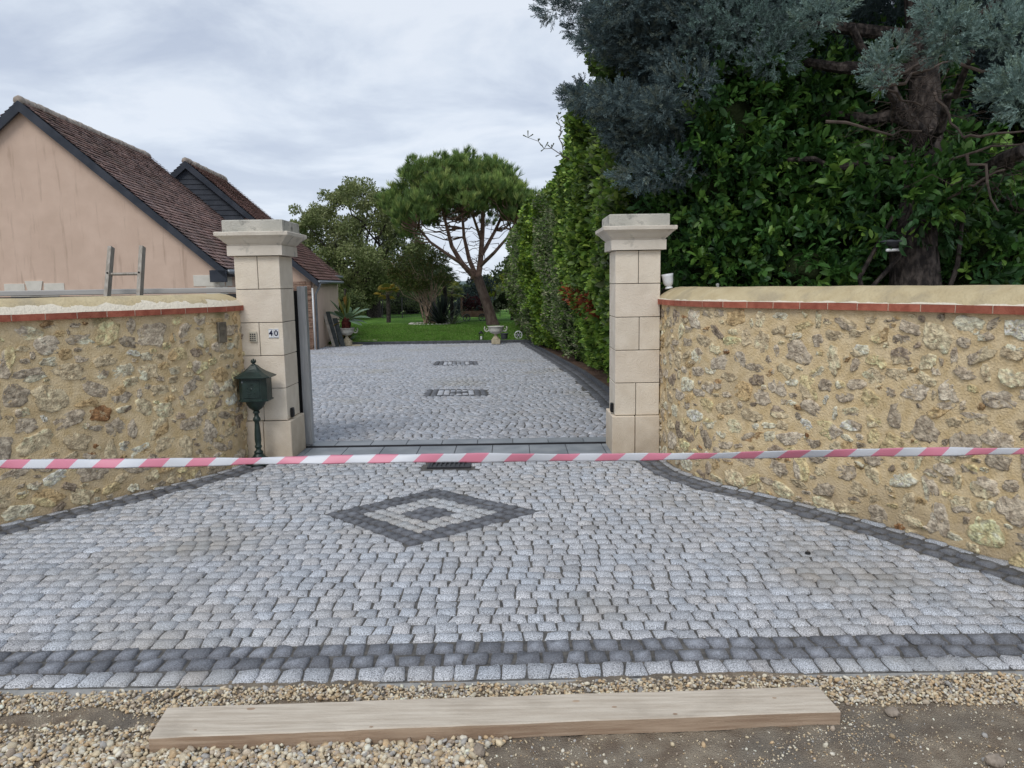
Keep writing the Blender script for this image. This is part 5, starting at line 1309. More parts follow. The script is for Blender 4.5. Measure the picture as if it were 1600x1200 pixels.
# ---- cherry laurel behind the right wall
LAU = [(.048, .125, .026), (.07, .165, .034), (.032, .09, .022), (.12, .24, .045), (.05, .125, .045), (.17, .30, .055)]
LW = [.24, .22, .22, .12, .14, .06]
def laurel(label, cl, nleaf, core=.38):
    root = empty('laurel_shrub', (cl[0][0][0], cl[0][0][1], 0), label=label, cat='shrub', group='cherry laurels behind the right wall')
    fo = Fol(); L0 = root.location
    for c, r_ in cl:
        c = np.array(c)-np.array(L0); r_ = np.array(r_, float); vol = r_[0]*r_[2]
        n = int(nleaf*vol); ntw = n//9
        d = sph(ntw); d[:, 1] = -np.abs(d[:, 1])*np.where(rng.random(ntw) < .8, 1, -1); rr = .70+.34*rng.random(ntw)
        base = c+d*r_*rr[:, None]*(1+.25*(fbm(d[:, 0]*3+c[0], d[:, 2]*3, 3)-.45)[:, None])
        dd_ = d+rng.normal(0, .35, d.shape)+np.array([0, -.15, .25]); dd_ /= np.linalg.norm(dd_, axis=1)[:, None]
        m_ = 9; t = np.linspace(-.02, 1, m_)[None, :, None]
        pos = (base[:, None]+dd_[:, None]*t*.17).reshape(-1, 3)
        sz_ = np.repeat(rng.uniform(.6, 1.25, ntw), m_); ld = (dd_[:, None]*(.3+.7*t)+rng.normal(0, .55, (ntw, m_, 3))+np.array([0, -.05, .0])).reshape(-1, 3)
        tn = tints(ntw, LAU, .12, LW)[:, None]*(1+rng.normal(0, .10, (ntw, m_, 1))); 
        fo.add(*scatter(LEAF_V*np.array([.78, 1, 1]), [LEAF_T, LEAF_Q], pos, ld, .105*sz_*rng.uniform(.7, 1.15, len(pos)), tn.reshape(-1, 3), .45))
        # inner core
        if core <= 0: continue
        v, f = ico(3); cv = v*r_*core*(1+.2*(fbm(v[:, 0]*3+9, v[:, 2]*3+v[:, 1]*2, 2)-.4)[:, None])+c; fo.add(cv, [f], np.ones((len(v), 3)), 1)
    fo.build('foliage', [M['leaf_gloss'], M['dark_filler']], root, smooth=False)
    mb = MB()
    for c, r_ in cl:
        c = Vector(c)-L0; limb(mb, (c.x*.6, c.y+.3, -.1), (c.x, c.y, c.z), .035, .015, 4, .06)
    mb.build('stem', M['bark'], root); return root
def C(px, py, Y): p = P(px, py, Y); return (p.x, p.y, p.z)
laurel('big glossy laurel between the right pillar and the conifer trunk, above the wall',
       [(C(1120, 380, 8.0), (.75, .6, 1.0)), (C(1210, 300, 7.7), (.85, .7, 1.05)), (C(1120, 240, 8.2), (.55, .6, .9)), (C(1300, 250, 7.9), (.85, .7, .9)), (C(1310, 370, 7.4), (.60, .6, .75)), (C(1200, 180, 8.3), (.8, .6, .6)), (C(1210, 420, 7.6), (.9, .5, .6)), (C(1060, 330, 8.4), (.35, .5, 1.1)), (C(1260, 420, 7.0), (.5, .4, .4)), (C(1110, 430, 7.6), (.5, .4, .5)), (C(1150, 200, 7.4), (.55, .45, .65)), (C(1120, 290, 7.5), (.45, .4, .6)), (C(1220, 150, 7.7), (.6, .5, .5)), (C(1380, 170, 8.0), (.7, .6, .7))], 5200)
laurel('low laurel right of the conifer trunk, at the right edge of the photo',
       [(C(1530, 410, 7.0), (.55, .6, .5)), (C(1620, 380, 7.3), (.7, .6, .65)), (C(1560, 330, 7.9), (.6, .5, .45)), (C(1720, 330, 7.6), (.7, .6, .9)), (C(1500, 440, 6.8), (.35, .4, .3))], 5000)
laurel('laurel boughs hanging over the conifer trunk with a few bright leaves',
       [(C(1400, 330, 6.5), (.30, .30, .26)), (C(1450, 320, 6.4), (.28, .25, .22)), (C(1430, 290, 6.35), (.34, .22, .20)), (C(1510, 285, 6.5), (.30, .22, .22)), (C(1500, 330, 6.7), (.35, .3, .25)), (C(1370, 290, 6.9), (.45, .4, .30)), (C(1470, 270, 7.3), (.55, .4, .35))], 4200, 0)

# ---- blue conifer behind the right wall
CT = P(1432, 446, 6.55)
root = empty('blue_conifer', (CT.x, 6.55, 0), label='large blue grey conifer with a thick scaly trunk behind the right wall', cat='tree'); L0 = Vector((CT.x, 6.55, 0))
def rel(p_): return Vector(p_)-L0
mb = MB()
tp_ = [Vector((0.0, 0, -.1)), Vector((0, 0, .6)), rel(P(1430, 445, 6.55)), rel(P(1426, 380, 6.6)), rel(P(1440, 300, 6.8)), rel(P(1448, 200, 7.0)), rel(P(1440, 60, 7.1)), rel(P(1420, -150, 7.2)), rel(P(1400, -420, 7.3))]
mb.tube(tp_, [.27, .235, .205, .19, .15, .135, .12, .10, .05], 14)
mb.build('trunk', M['bark'], root)
mb = MB()
LB = [((1440, 300, 6.8), (1600, 235, 6.0), .085, .05), ((1436, 330, 6.7), (1640, 200, 6.2), .09, .05), ((1448, 250, 6.9), (1230, 250, 7.0), .05, .02), ((1450, 220, 6.9), (1330, 40, 6.6), .06, .03), ((1450, 230, 6.8), (1520, 80, 5.9), .045, .02),
      ((1440, 110, 7.0), (1150, 90, 7.4), .07, .03), ((1440, 60, 7.1), (1050, 20, 7.8), .07, .025), ((1445, 170, 7.0), (1180, 190, 7.6), .06, .02), ((1180, 190, 7.6), (960, 180, 8.2), .035, .012), ((1150, 90, 7.4), (930, 60, 8.0), .035, .012),
      ((1440, 80, 7.0), (1600, -30, 6.4), .06, .02), ((1440, 0, 7.1), (1250, -150, 7.0), .06, .02), ((1440, -20, 7.1), (1650, -200, 7.0), .06, .02), ((1448, 260, 6.8), (1380, 135, 6.2), .04, .02), ((1180, 190, 7.6), (1010, 270, 8.0), .03, .012),
      ((1448, 240, 6.8), (1600, 330, 6.6), .05, .03)]
for a, b, r0, r1 in LB: limb(mb, rel(P(*a)), rel(P(*b)), r0, r1, 6, .035, 8, sag=-.02)
mb.build('branches', M['bark'], root)
# bare twigs
mb = MB()
cen_ = [((1435, 190, 6.5), 34), ((1570, 255, 6.1), 20), ((1455, 130, 6.3), 14), ((1440, 150, 6.5), 18)]
for (qx, qy, qy_), n_ in cen_:
    for _ in range(n_):
        a = P(qx+random.gauss(0, 22), qy+random.gauss(0, 16), qy_+random.gauss(0, .1)); an = random.uniform(-.4, math.pi+.4)
        b = a+Vector((math.cos(an)*random.uniform(.2, .55), random.gauss(-.05, .15), -abs(math.sin(an))*random.uniform(.15, .5)))
        limb(mb, rel(a), rel(b), .0038, .0013, 4, .10, 4, tint=(.5, .47, .46))
for a, b in (((1365, 135, 6.1), (1440, 165, 6.3)), ((1380, 80, 5.9), (1440, 60, 6.3)), ((1375, 140, 6.0), (1490, 95, 6.2)), ((1400, 115, 6.0), (1475, 85, 6.2)), ((1460, 145, 6.3), (1505, 215, 6.0)), ((1505, 215, 6.0), (1600, 205, 5.8)), ((1290, 190, 6.5), (1440, 205, 6.4)), ((1450, 260, 6.3), (1600, 225, 5.8)), ((1480, 310, 6.2), (1570, 265, 5.9)), ((1500, 100, 6.0), (1600, 120, 5.8)), ((1510, 240, 6.0), (1560, 330, 5.9))):
    limb(mb, rel(P(*a)), rel(P(*b)), .014, .007, 6, .05, 6, tint=(.85, .82, .82))
mb.build('dead_twigs', M['twig'], root)
# foliage clumps: (px,py,Y, rx, ry, rz metres)
PLV, PLF = plume(26, 1.0, .34, .040, .75, 5)
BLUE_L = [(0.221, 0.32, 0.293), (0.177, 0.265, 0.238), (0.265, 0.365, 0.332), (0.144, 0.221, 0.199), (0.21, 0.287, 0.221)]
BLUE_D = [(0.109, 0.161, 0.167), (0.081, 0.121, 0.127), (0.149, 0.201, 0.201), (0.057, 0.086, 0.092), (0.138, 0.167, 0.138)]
fo = Fol()
def con(px, py, Y, r_, n, pal, size=.15, up=.35, dirv=(0, 0, 0)):
    c = rel(P(px, py, Y)); p_, d = clump_pts(c, r_, n, .45); dd_ = d*.8+np.array([0, 0, up])+np.array(dirv)+rng.normal(0, .35, d.shape)
    fo.add(*scatter(PLV, [PLF], p_, dd_, size*rng.uniform(.7, 1.25, n), tints(n, pal, .16), .2))
# bright near sprays at the right
for (qx, qy, qY, r3, n_, sz, dv) in ((1470, 20, 5.6, (.16, .18, .16), 230, .10, (0, 0, .3)), (1488, 55, 5.6, (.14, .16, .13), 200, .10, (0, 0, .1)), (1475, 85, 5.7, (.10, .12, .07), 90, .09, (0, 0, -.3)),
        (1392, 80, 5.8, (.11, .14, .09), 110, .085, (-.2, 0, .3)), (1372, 105, 5.8, (.09, .12, .11), 110, .085, (-.4, 0, 0)), (1378, 132, 5.8, (.07, .10, .05), 50, .08, (-.3, 0, -.2)),
        (1560, 40, 5.6, (.13, .16, .12), 150, .10, (.1, 0, .3)), (1585, 62, 5.6, (.13, .16, .09), 120, .10, (.1, 0, .1)), (1590, 20, 5.7, (.12, .15, .08), 90, .10, (.2, 0, .4)),
        (1590, 125, 5.3, (.12, .14, .12), 170, .10, (-.1, 0, .2)), (1600, 165, 5.3, (.12, .14, .11), 150, .10, (-.3, 0, -.1)), (1556, 150, 5.4, (.08, .10, .05), 60, .085, (-.7, 0, .3)), (1542, 135, 5.4, (.04, .06, .03), 20, .08, (-.8, 0, .5)), (1640, 100, 5.4, (.2, .2, .25), 200, .11, (0, 0, .2)),
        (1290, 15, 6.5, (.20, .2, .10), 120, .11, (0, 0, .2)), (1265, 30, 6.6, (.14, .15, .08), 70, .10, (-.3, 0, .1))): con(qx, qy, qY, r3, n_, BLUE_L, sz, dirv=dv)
# dark spreading left boughs, built of overlapping flattened clumps
BG = []
for (x0_, y0_, x1_, y1_, n_, r_) in ((862, 6, 1250, -20, 13, .32), (893, 40, 1200, 35, 11, .32), (918, 72, 1150, 75, 9, .27), (960, 90, 1110, 100, 7, .20), (1010, 112, 1085, 135, 5, .20), (884, 143, 1050, 165, 9, .16), (915, 168, 1060, 198, 8, .22), (955, 205, 1050, 232, 6, .24), (990, 245, 1045, 270, 4, .24), (1015, 285, 1030, 300, 2, .18)):
    for i in range(n_):
        t = (i+.3)/n_; taper = .36+.64*min(1, t*2.2)
        px = x0_+(x1_-x0_)*t+random.gauss(0, 8); py = y0_+(y1_-y0_)*t+random.gauss(0, 7); Yc = 7.9-.5*t+random.gauss(0, .25); rr = r_*taper
        BG.append((px, py, Yc, (rr*1.25, rr*1.1, rr*.62)))
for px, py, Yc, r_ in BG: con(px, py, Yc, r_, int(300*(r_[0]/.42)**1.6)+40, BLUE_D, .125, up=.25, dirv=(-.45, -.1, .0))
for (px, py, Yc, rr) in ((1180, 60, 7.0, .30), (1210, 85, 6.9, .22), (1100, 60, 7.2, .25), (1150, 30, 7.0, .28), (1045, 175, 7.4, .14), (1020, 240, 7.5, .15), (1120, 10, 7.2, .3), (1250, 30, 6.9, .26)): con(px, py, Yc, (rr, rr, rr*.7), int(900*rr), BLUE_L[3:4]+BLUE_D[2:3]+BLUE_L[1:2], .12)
# dense roof of the crown, seen from below and reaching above the frame
for i in range(46):
    px = random.uniform(1000, 1850); py = random.uniform(-620, -20); Yc = random.uniform(6.3, 9.0)
    sc_ = 1-.45*max(0, (-py-150)/480); px = 1430+(px-1430)*sc_
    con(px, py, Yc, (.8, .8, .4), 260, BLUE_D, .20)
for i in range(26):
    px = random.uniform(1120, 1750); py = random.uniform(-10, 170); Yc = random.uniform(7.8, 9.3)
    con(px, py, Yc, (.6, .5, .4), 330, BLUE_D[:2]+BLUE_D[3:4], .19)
fo.build('foliage', M['needle'], root)
# backdrop shrubs behind the conifer, sparser leaves over a large dark filler core
laurel('tall dark laurel standing behind the conifer crown', [(C(1250, 130, 10.2), (1.6, .8, 1.5)), (C(1500, 150, 10.0), (1.7, .8, 1.8)), (C(1480, 340, 9.8), (2.2, .8, 1.6)), (C(1750, 200, 9.6), (1.4, .8, 2.2)), (C(1120, 350, 10.4), (.9, .8, 1.9)), (C(1240, 380, 10.0), (1.4, .8, 1.4))], 1100, .8)

# bird feeder light on trunk
p = P(1396, 391, 6.28)
root = empty('trunk_lamp', (p.x, p.y, p.z), label='small grey lamp with a white tube fixed to the conifer trunk', cat='lamp')
mb = MB(); mb.tube([(-.045, 0, 0), (.065, .03, .004)], .012, 10); mb.lathe((-.045, 0, 0), [(.014, -.012), (.018, 0), (.014, .012)], 10); mb.build('tube', M['white_plastic'], root, smooth=True)
mb = MB(); mb.lathe((0, .02, .055), [(.02, -.03), (.10, .012), (.105, .02), (.03, .035)], 16, sq=(1.0, .6)); mb.build('shade', M['terracotta_dark'], root, smooth=True)
mb = MB(); mb.tube([(.02, .03, .03), (.10, .12, .02)], .010, 6); mb.build('bracket', M['dark_metal'], root)

# ---- short grass over the near lawn
TGV, TGF = tuft(7, 9, .07, .9); n = 60000
gx = rng.uniform(-9.5, .9, n); gy = 27.85+rng.random(n)**1.5*13; gzv = -.53+.03*fbm(gx*.4, gy*.4)+.02*fbm(gx*2, gy*2)
fo = Fol(); tn = tints(n, [(.13, .28, .04), (.10, .23, .035), (.18, .33, .06), (.22, .32, .09)], .12)*(.75+.6*fbm(gx*1.2, gy*.7, 3))[:, None]
fo.add(*scatter(TGV, [TGF], np.stack([gx, gy, gzv-.005], -1), np.stack([rng.normal(0, .2, n), rng.normal(0, .2, n), np.ones(n)], -1), rng.uniform(.035, .075, n), tn, .1))
o = fo.build('grass', M['leaf']); tag(o, 'short green grass of the lawn beyond the drive', 'grass', kind='stuff')

# ---- stone pine
YP = 38.0
base = P(771, 511, YP); base.z = -.53
root = empty('stone_pine', (base.x, YP, -.53), label='umbrella shaped stone pine with forked red brown trunk on the lawn', cat='tree'); L0 = root.location.copy()
def rp_(px, py, dy=0): return P(px, py, YP+dy)-L0
mb = MB()
mb.tube([rp_(772, 515), rp_(768, 500), rp_(761, 475), rp_(752, 450), rp_(746, 432)], [.36, .29, .25, .24, .24], 12, tint=(.55, .62, .68))
STEMS = [[(747, 436, 0), (751, 405, .1), (754, 360, .2), (755, 310, .1), (753, 275, 0)], [(744, 436, 0), (722, 412, -.5), (706, 385, -.8), (697, 350, -1.2), (688, 315, -1.6)], [(745, 434, 0), (733, 405, .8), (725, 370, 1.4), (722, 330, 1.8), (728, 290, 2.0)],
         [(725, 414, -.4), (700, 398, -1.2), (672, 378, -1.6), (645, 345, -2.0)], [(751, 415, 0), (772, 395, -.8), (792, 372, -1.2), (812, 335, -1.6)], [(752, 400, 0), (774, 360, 1.0), (792, 320, 1.6), (808, 295, 2.0)], [(752, 375, .2), (740, 340, -.8), (735, 300, -1.8)]]
STR = [(.16, .06), (.15, .05), (.13, .04), (.10, .04), (.10, .04), (.10, .04), (.08, .04)]
sp3 = []
for s_, (r0, r1) in zip(STEMS, STR):
    pts = [rp_(*q) for q in s_]; mb.tube(pts, list(np.linspace(r0, r1, len(pts))), 8); 
    for a, b in zip(pts[:-1], pts[1:]): 
        for t in (0, .33, .66): sp3.append(a.lerp(b, t))
mb.build('trunk', M['pine_bark'], root)
ctr = rp_(718, 338); RXp, RZp, RYp = 3.9, 2.62, 3.8
clumps = []
k_ = 0
while len(clumps) < 205:
    d = sph(1)[0]
    if d[2] < -.05: continue
    rr = random.uniform(.62, 1.06); c = ctr+Vector((d[0]*RXp, d[1]*RYp, d[2]*RZp-.35*(abs(d[0])**2)))*rr
    if d[0] < -.3 and random.random() < .5: c.z -= random.random()*.8
    clumps.append(c)
mb = MB()
for c in clumps:
    low = [q for q in sp3 if q.z < c.z-.15] or sp3
    s_ = min(low, key=lambda q: (q-c).length+.4*abs(q.z-c.z+1.0)); limb(mb, s_, c, .040, .014, 5, .05, 5, sag=-.06)
for _ in range(80):   # bare dead twigs under the crown
    s_ = random.choice(sp3[6:]); d = Vector((random.gauss(0, 1), random.gauss(0, 1), random.uniform(-.1, .8))).normalized(); limb(mb, s_, s_+d*random.uniform(.7, 1.9), .02, .006, 4, .07, 4, tint=(.85, .85, .85))
mb.build('branches', M['pine_bark'], root)
TFV, TFF = tuft(20, 3, .030, .60)
PINE = [(0.177, 0.277, 0.082), (0.137, 0.222, 0.069), (0.242, 0.34, 0.095), (0.105, 0.174, 0.057), (0.29, 0.361, 0.113)]
fo = Fol()
for c in clumps:
    n = 32; p_, d = clump_pts(np.array(c)+np.array([0, 0, .1]), (.50, .50, .34), n, .35); d[:, 2] = np.abs(d[:, 2])
    fo.add(*scatter(TFV, [TFF], p_, d*.55+np.array([0, 0, .85])+rng.normal(0, .2, d.shape), .40*rng.uniform(.7, 1.15, n), tints(n, PINE, .15), .1))
fo.build('crown', M['needle'], root)

# ---- broadleaf trees, shrubs
def broad(name, label, px, py, Y, trunk_r, cls, pal, nper, leaf, group=None, forks=None, matl='leaf', gnd=-.53, cat='tree', bark='bark', tb=None, core=0, flat=.3, wid=1.3):
    b = P(px, py, Y); root = empty(name, (b.x, Y, gnd), label=label, cat=cat, group=group); L0 = root.location.copy()
    mb = MB(); cs = [(P(a, b_, Y+dy)-L0, r_) for a, b_, dy, r_ in cls]
    top = (tb or P(px-2, py-45, Y).z-gnd)
    mb.tube([(0, 0, -.1), (random.gauss(0, .05), 0, top*.5), (random.gauss(0, .08), 0, top)], [trunk_r*1.25, trunk_r, trunk_r*.85], 10)
    for c, r_ in cs: limb(mb, (0, 0, top*random.uniform(.75, 1.0)), c, trunk_r*.35, trunk_r*.06, 6, .06, 6)
    mb.build('trunk', M[bark], root); fo = Fol()
    for c, r_ in cs:
        r3 = np.array(r_ if hasattr(r_, '__len__') else (r_, r_*.9, r_*.8)); sub = max(3, int(r3[0]*7))
        for _ in range(sub):
            d = sph(1)[0]; cc = np.array(c)+d*r3*random.uniform(.45, .95); n = nper; p_, dd_ = clump_pts(cc, r3*.42, n, .2)
            tb_ = tints(1, pal, .12)*.5; fo.add(*scatter(SMALL_V, [SMALL_Q], p_, dd_*.6+rng.normal(0, .6, dd_.shape)+np.array([0, 0, .1]), leaf*rng.uniform(.6, 1.2, n), tb_+.5*tints(n, pal, .15), flat, wid))
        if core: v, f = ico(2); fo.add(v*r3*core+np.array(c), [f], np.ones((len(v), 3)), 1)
    fo.build('crown', [M[matl], M['dark_filler']], root); return root
WAL = [(0.224, 0.264, 0.104), (0.184, 0.224, 0.088), (0.288, 0.32, 0.136), (0.144, 0.184, 0.072), (0.264, 0.28, 0.144)]
cl = []
for (a, b_, r_) in ((470, 345, 1.0), (500, 320, 1.15), (540, 305, 1.2), (580, 310, 1.2), (615, 320, 1.0), (480, 380, 1.1), (520, 360, 1.5), (565, 355, 1.6), (610, 365, 1.3), (510, 400, 1.3), (550, 405, 1.6), (600, 410, 1.5), (570, 440, 1.5), (530, 445, 1.2), (610, 445, 1.2), (640, 390, 1.0), (545, 478, .9), (455, 365, .6)):
    for dy in (-1.6, 1.4): cl.append((a+random.gauss(0, 6), b_+random.gauss(0, 6), dy+random.gauss(0, .5), r_))
broad('walnut_tree', 'broad grey green tree behind the far house and garden fence', 585, 500, 50.0, .42, cl, WAL, 190, .17)
# crepe myrtle style multi stem shrub in the island bed
def island():
    Y = 41.0; b = P(672, 506, Y); root = empty('multi_stem_shrub', (b.x, Y, -.53), label='rounded shrub on many pale bare stems in the lawn island bed', cat='shrub'); L0 = root.location.copy()
    mb = MB(); tops = [(622, 425), (634, 432), (642, 418), (652, 430), (660, 415), (668, 428), (676, 418), (684, 430), (690, 422), (645, 440), (700, 440), (630, 448)]
    for i, (a, b_) in enumerate(tops):
        st_ = Vector((random.uniform(-.35, .35), random.uniform(-.3, .3), 0)); e_ = P(a, b_, Y+random.uniform(-1, 1))-L0; m_ = st_.lerp(e_, .45)+Vector(((st_.x-e_.x)*.16, 0, .1))
        mb.tube([st_, m_, e_], [.05, .04, .025], 6, tint=(2.9, 2.6, 2.3)); limb(mb, m_, e_+Vector((random.gauss(0, .5), random.gauss(0, .5), .3)), .03, .012, 4, .06, 5, tint=(2.9, 2.6, 2.3))
    mb.build('stem', M['twig'], root); fo = Fol()
    pal = [(.10, .135, .035), (.08, .115, .032), (.135, .155, .045), (.14, .12, .045), (.065, .095, .03)]
    for (a, b_, r_) in ((620, 415, .62), (640, 402, .7), (662, 398, .75), (685, 408, .6), (628, 432, .6), (650, 425, .85), (675, 425, .8), (692, 436, .5), (640, 445, .5), (662, 445, .5), (612, 430, .35)):
        for dy in (-.7, .6):
            c = np.array(P(a+random.gauss(0, 3), b_+random.gauss(0, 3), Y+dy)-L0); n = 420; p_, d = clump_pts(c, (r_, r_*.9, r_*.75), n, .35); fo.add(*scatter(SMALL_V, [SMALL_Q], p_, d*.6+rng.normal(0, .5, d.shape)+np.array([0, 0, .5]), .13*rng.uniform(.6, 1.2, n), tints(n, pal, .16), .25))
    fo.build('crown', M['leaf'], root)
island()
# sword leaved plants
def swords(name, label, px, py, Y, n, ln, w_, pal, el=(25, 88), gnd=-.53, cat='plant', z0=0, droop=.4):
    b = P(px, py, Y); root = bpy.data.objects; V = []; Fq = []; T = []; k_ = 0
    for i in range(n):
        az = random.uniform(0, 6.283); e_ = R(random.uniform(*el)); l_ = ln*random.uniform(.7, 1.1); d = Vector((math.cos(az)*math.cos(e_), math.sin(az)*math.cos(e_), math.sin(e_))); sd_ = Vector((-math.sin(az), math.cos(az), 0))
        c = tints(1, pal, .15)[0]
        for j in range(5):
            t = j/4; p_ = d*l_*t+Vector((0, 0, z0-droop*l_*math.cos(e_)*t*t*.6)); ww = w_*(1-t**2.2)*(.7+.6*min(t*3, 1))+.002
            V += [tuple(p_-sd_*ww), tuple(p_+sd_*ww)]; T += [c, c]
            if j: Fq.append((k_-2, k_-1, k_+1, k_)); 
            k_ += 2
    o = mesh_np(name, np.array(V), [np.array(Fq)], M['leaf_gloss'], tint=np.array(T)); o.location = (b.x, Y, gnd); tag(o, label, cat); return o
swords('flax_plant', 'dark spiky sword leaved plant right of the pale stems', 690, 505, 40.3, 150, 1.75, .045, [(.020, .030, .028), (.028, .042, .036), (.05, .065, .05), (.015, .02, .02)], (20, 88), droop=.25)
swords('pampas_plant', 'arching pale striped grass plant at the right of the island bed', 706, 504, 39.8, 40, 1.5, .025, [(.16, .19, .11), (.10, .13, .07), (.22, .24, .16)], (15, 60))
def fan_palm(label, px, py, Y, hgt, pal, n=22, r_=.75, gnd=-.53):
    b = P(px, py, Y); root = empty('fan_palm', (b.x, Y, gnd), label=label, cat='palm'); mb = MB(); mb.tube([(0, 0, -.05), (.03, 0, hgt*.5), (0, 0, hgt)], [.13, .12, .10], 9); mb.build('trunk', M['bark'], root)
    V = []; Fq = []; T = []; k_ = 0; mb = MB()
    for i in range(n):
        az = random.uniform(0, 6.283); e_ = R(random.uniform(-25, 75)); d = Vector((math.cos(az)*math.cos(e_), math.sin(az)*math.cos(e_), math.sin(e_))); h0 = Vector((0, 0, hgt)); ce = h0+d*r_*.6; mb.tube([h0, ce], [.012, .008], 4)
        c = tints(1, pal, .12)[0]; sd_ = d.cross(Vector((0, 0, 1))).normalized()
        for s_ in range(13):
            a = (s_-6)/6*1.25; dd_ = (d*math.cos(a)+sd_*math.sin(a)); tip = ce+dd_*r_*.62+Vector((0, 0, -.16)); pd = d.cross(sd_)*0+(sd_*math.cos(a)-d*math.sin(a)); m_ = ce+dd_*r_*.33
            V += [tuple(ce), tuple(m_-pd*.028), tuple(tip), tuple(m_+pd*.028)]; T += [c]*4; Fq.append((k_, k_+1, k_+2, k_+3)); k_ += 4
    o = mesh_np('crown', np.array(V), [np.array(Fq)], M['leaf'], tint=np.array(T), parent=root); mb.build('leaf_stalks', M['twig'], root); return root
fan_palm('fan palm with yellow leaves left of the multi stem shrub', 607, 500, 43.0, 1.55, [(.34, .26, .04), (.22, .20, .04), (.12, .15, .03), (.42, .28, .05)])
fan_palm('grey green fan palm behind the dark spiky plant', 696, 500, 42.5, 2.3, [(.10, .14, .06), (.14, .18, .09), (.07, .10, .05)], 26, .9)
fan_palm('yellow green fan palm at the right of the island bed', 706, 500, 44.0, 1.6, [(.26, .27, .05), (.18, .22, .05)], 18, .8)
# bed edging stones
mb = MB()
for i in range(34):
    a = i/34*6.283; b = P(675, 507, 40.5); g_ = random.uniform(.8, 1.1)
    v, f = ico(1); r_ = random.uniform(.10, .16); mb.add([(b.x+1.15*math.cos(a)+x_*r_, 40.5+.9*math.sin(a)+y_*r_, -.50+z_*r_*.6) for x_, y_, z_ in v], [tuple(q) for q in f.tolist()], 0, (g_, g_, g_))
o = mb.build('bed_edging', M['stonewhite']); tag(o, 'ring of pale stones round the planted island in the lawn', 'edging')
# planted urn: red stemmed broad leaved plant
def canna():
    b = G(546, 539); root = empty('potted_plant', (b.x, 27.22, -.535+.56), label='tall plant with dark red base and broad pale green leaves in the left urn', cat='plant')
    mb = MB(); v, f = ico(3); mb.add([(x_*.17*(1+.1*math.sin(z_*9)), y_*.17, .20+z_*.26) for x_, y_, z_ in v], [tuple(q) for q in f.tolist()]); mb.build('bulb', pmat('red_fibre', (.05, .008, .008), (.13, .03, .022), 16, .9, 1, 30, bdist=5), root)
    sw = []
    V = []; Fq = []; T = []; k_ = 0
    specs = [(0, 86, .95, .085, (.18, .20, .04)), (40, 78, .85, .08, (.13, .17, .05)), (170, 74, .85, .08, (.24, .22, .04)), (200, 60, .95, .10, (.09, .15, .05)), (10, 38, .98, .12, (.20, .30, .19)), (-15, 22, .95, .12, (.18, .28, .17)), (25, 50, .75, .11, (.16, .25, .14)), (160, 35, .9, .11, (.12, .20, .09)), (185, 15, .75, .10, (.10, .17, .07)),
             (-60, 40, .7, .10, (.14, .22, .11)), (240, 45, .7, .10, (.12, .2, .09)), (-30, 5, .65, .11, (.2, .3, .2)), (20, 8, .7, .10, (.17, .27, .17)), (90, 50, .8, .1, (.1, .17, .07)), (205, -5, .5, .06, (.30, .22, .03))]
    for az, el_, l_, w_, c in specs:
        az = R(az); e_ = R(el_); d = Vector((math.cos(az)*math.cos(e_), math.sin(az)*math.cos(e_), math.sin(e_))); sd_ = Vector((-math.sin(az), math.cos(az), 0)); nz_ = d.cross(sd_)
        w_ *= 1.55; l_ *= 1.12
        for j in range(9):
            t = j/8; p_ = Vector((0, 0, .32))+d*l_*t+Vector((0, 0, -.30*l_*math.cos(e_)*t*t)); ww = w_*math.sin(math.pi*min(1, max(0, (t-.22)/.78)))**.7 if t > .22 else .012
            ww = max(ww, .008)
            V += [tuple(p_-sd_*ww+nz_*-.0), tuple(p_+nz_*.35*ww), tuple(p_+sd_*ww)]; T += [c, tuple(x_*.75 for x_ in c), c]
            if j: Fq += [(k_-3, k_-2, k_+1, k_), (k_-2, k_-1, k_+2, k_+1)]
            k_ += 3
    mesh_np('leaf', np.array(V), [np.array(Fq)], M['leaf_gloss'], tint=np.array(T), parent=root)
    mb = MB()
    for _ in range(22): a = random.random()*6.28; mb.tube([(.03*math.cos(a), .03*math.sin(a), 1.0+random.uniform(-.1, .15)), (.06*math.cos(a), .06*math.sin(a), 1.08+random.uniform(-.05, .18))], [.008, .003], 4)
    mb.build('flower', pmat('orange_flower', (.24, .12, .03), (.34, .17, .04), 8, .8), root)
canna()
swords('orange_flower_plant', 'low leafy plant with orange flowers left of the planted urn', 530, 530, 27.9, 34, .7, .03, [(.06, .12, .03), (.10, .16, .04), (.35, .12, .02)], (30, 85))
swords('low_border_plant', 'green leafy clump between the far house and the urn', 540, 525, 28.7, 60, .8, .05, [(.05, .10, .025), (.08, .14, .04), (.035, .07, .02)], (20, 80))
# conifer and bushes behind the pine
BS = [(.035, .055, .055), (.05, .075, .075), (.025, .04, .04)]
broad('blue_spruce', 'dark blue green spruce between the palms and the pine trunk', 742, 498, 52.0, .12, [(742, 445, 0, (.55, .5, .6)), (738, 462, 0, (1.0, .8, .6)), (728, 475, 0, (1.2, .9, .6)), (752, 470, 0, (1.0, .9, .7)), (735, 487, 0, (1.3, 1, .5)), (757, 450, 0, (.8, .7, .9))], BS, 150, .14, core=.55)
broad('yellow_bush', 'bright yellow green bush glimpsed right of the pine trunk', 775, 495, 56.0, .10, [(772, 440, 0, .8), (782, 452, 0, .9), (768, 458, 0, .7), (790, 440, 0, .8)], [(.20, .24, .025), (.15, .2, .025), (.26, .27, .04)], 120, .14)
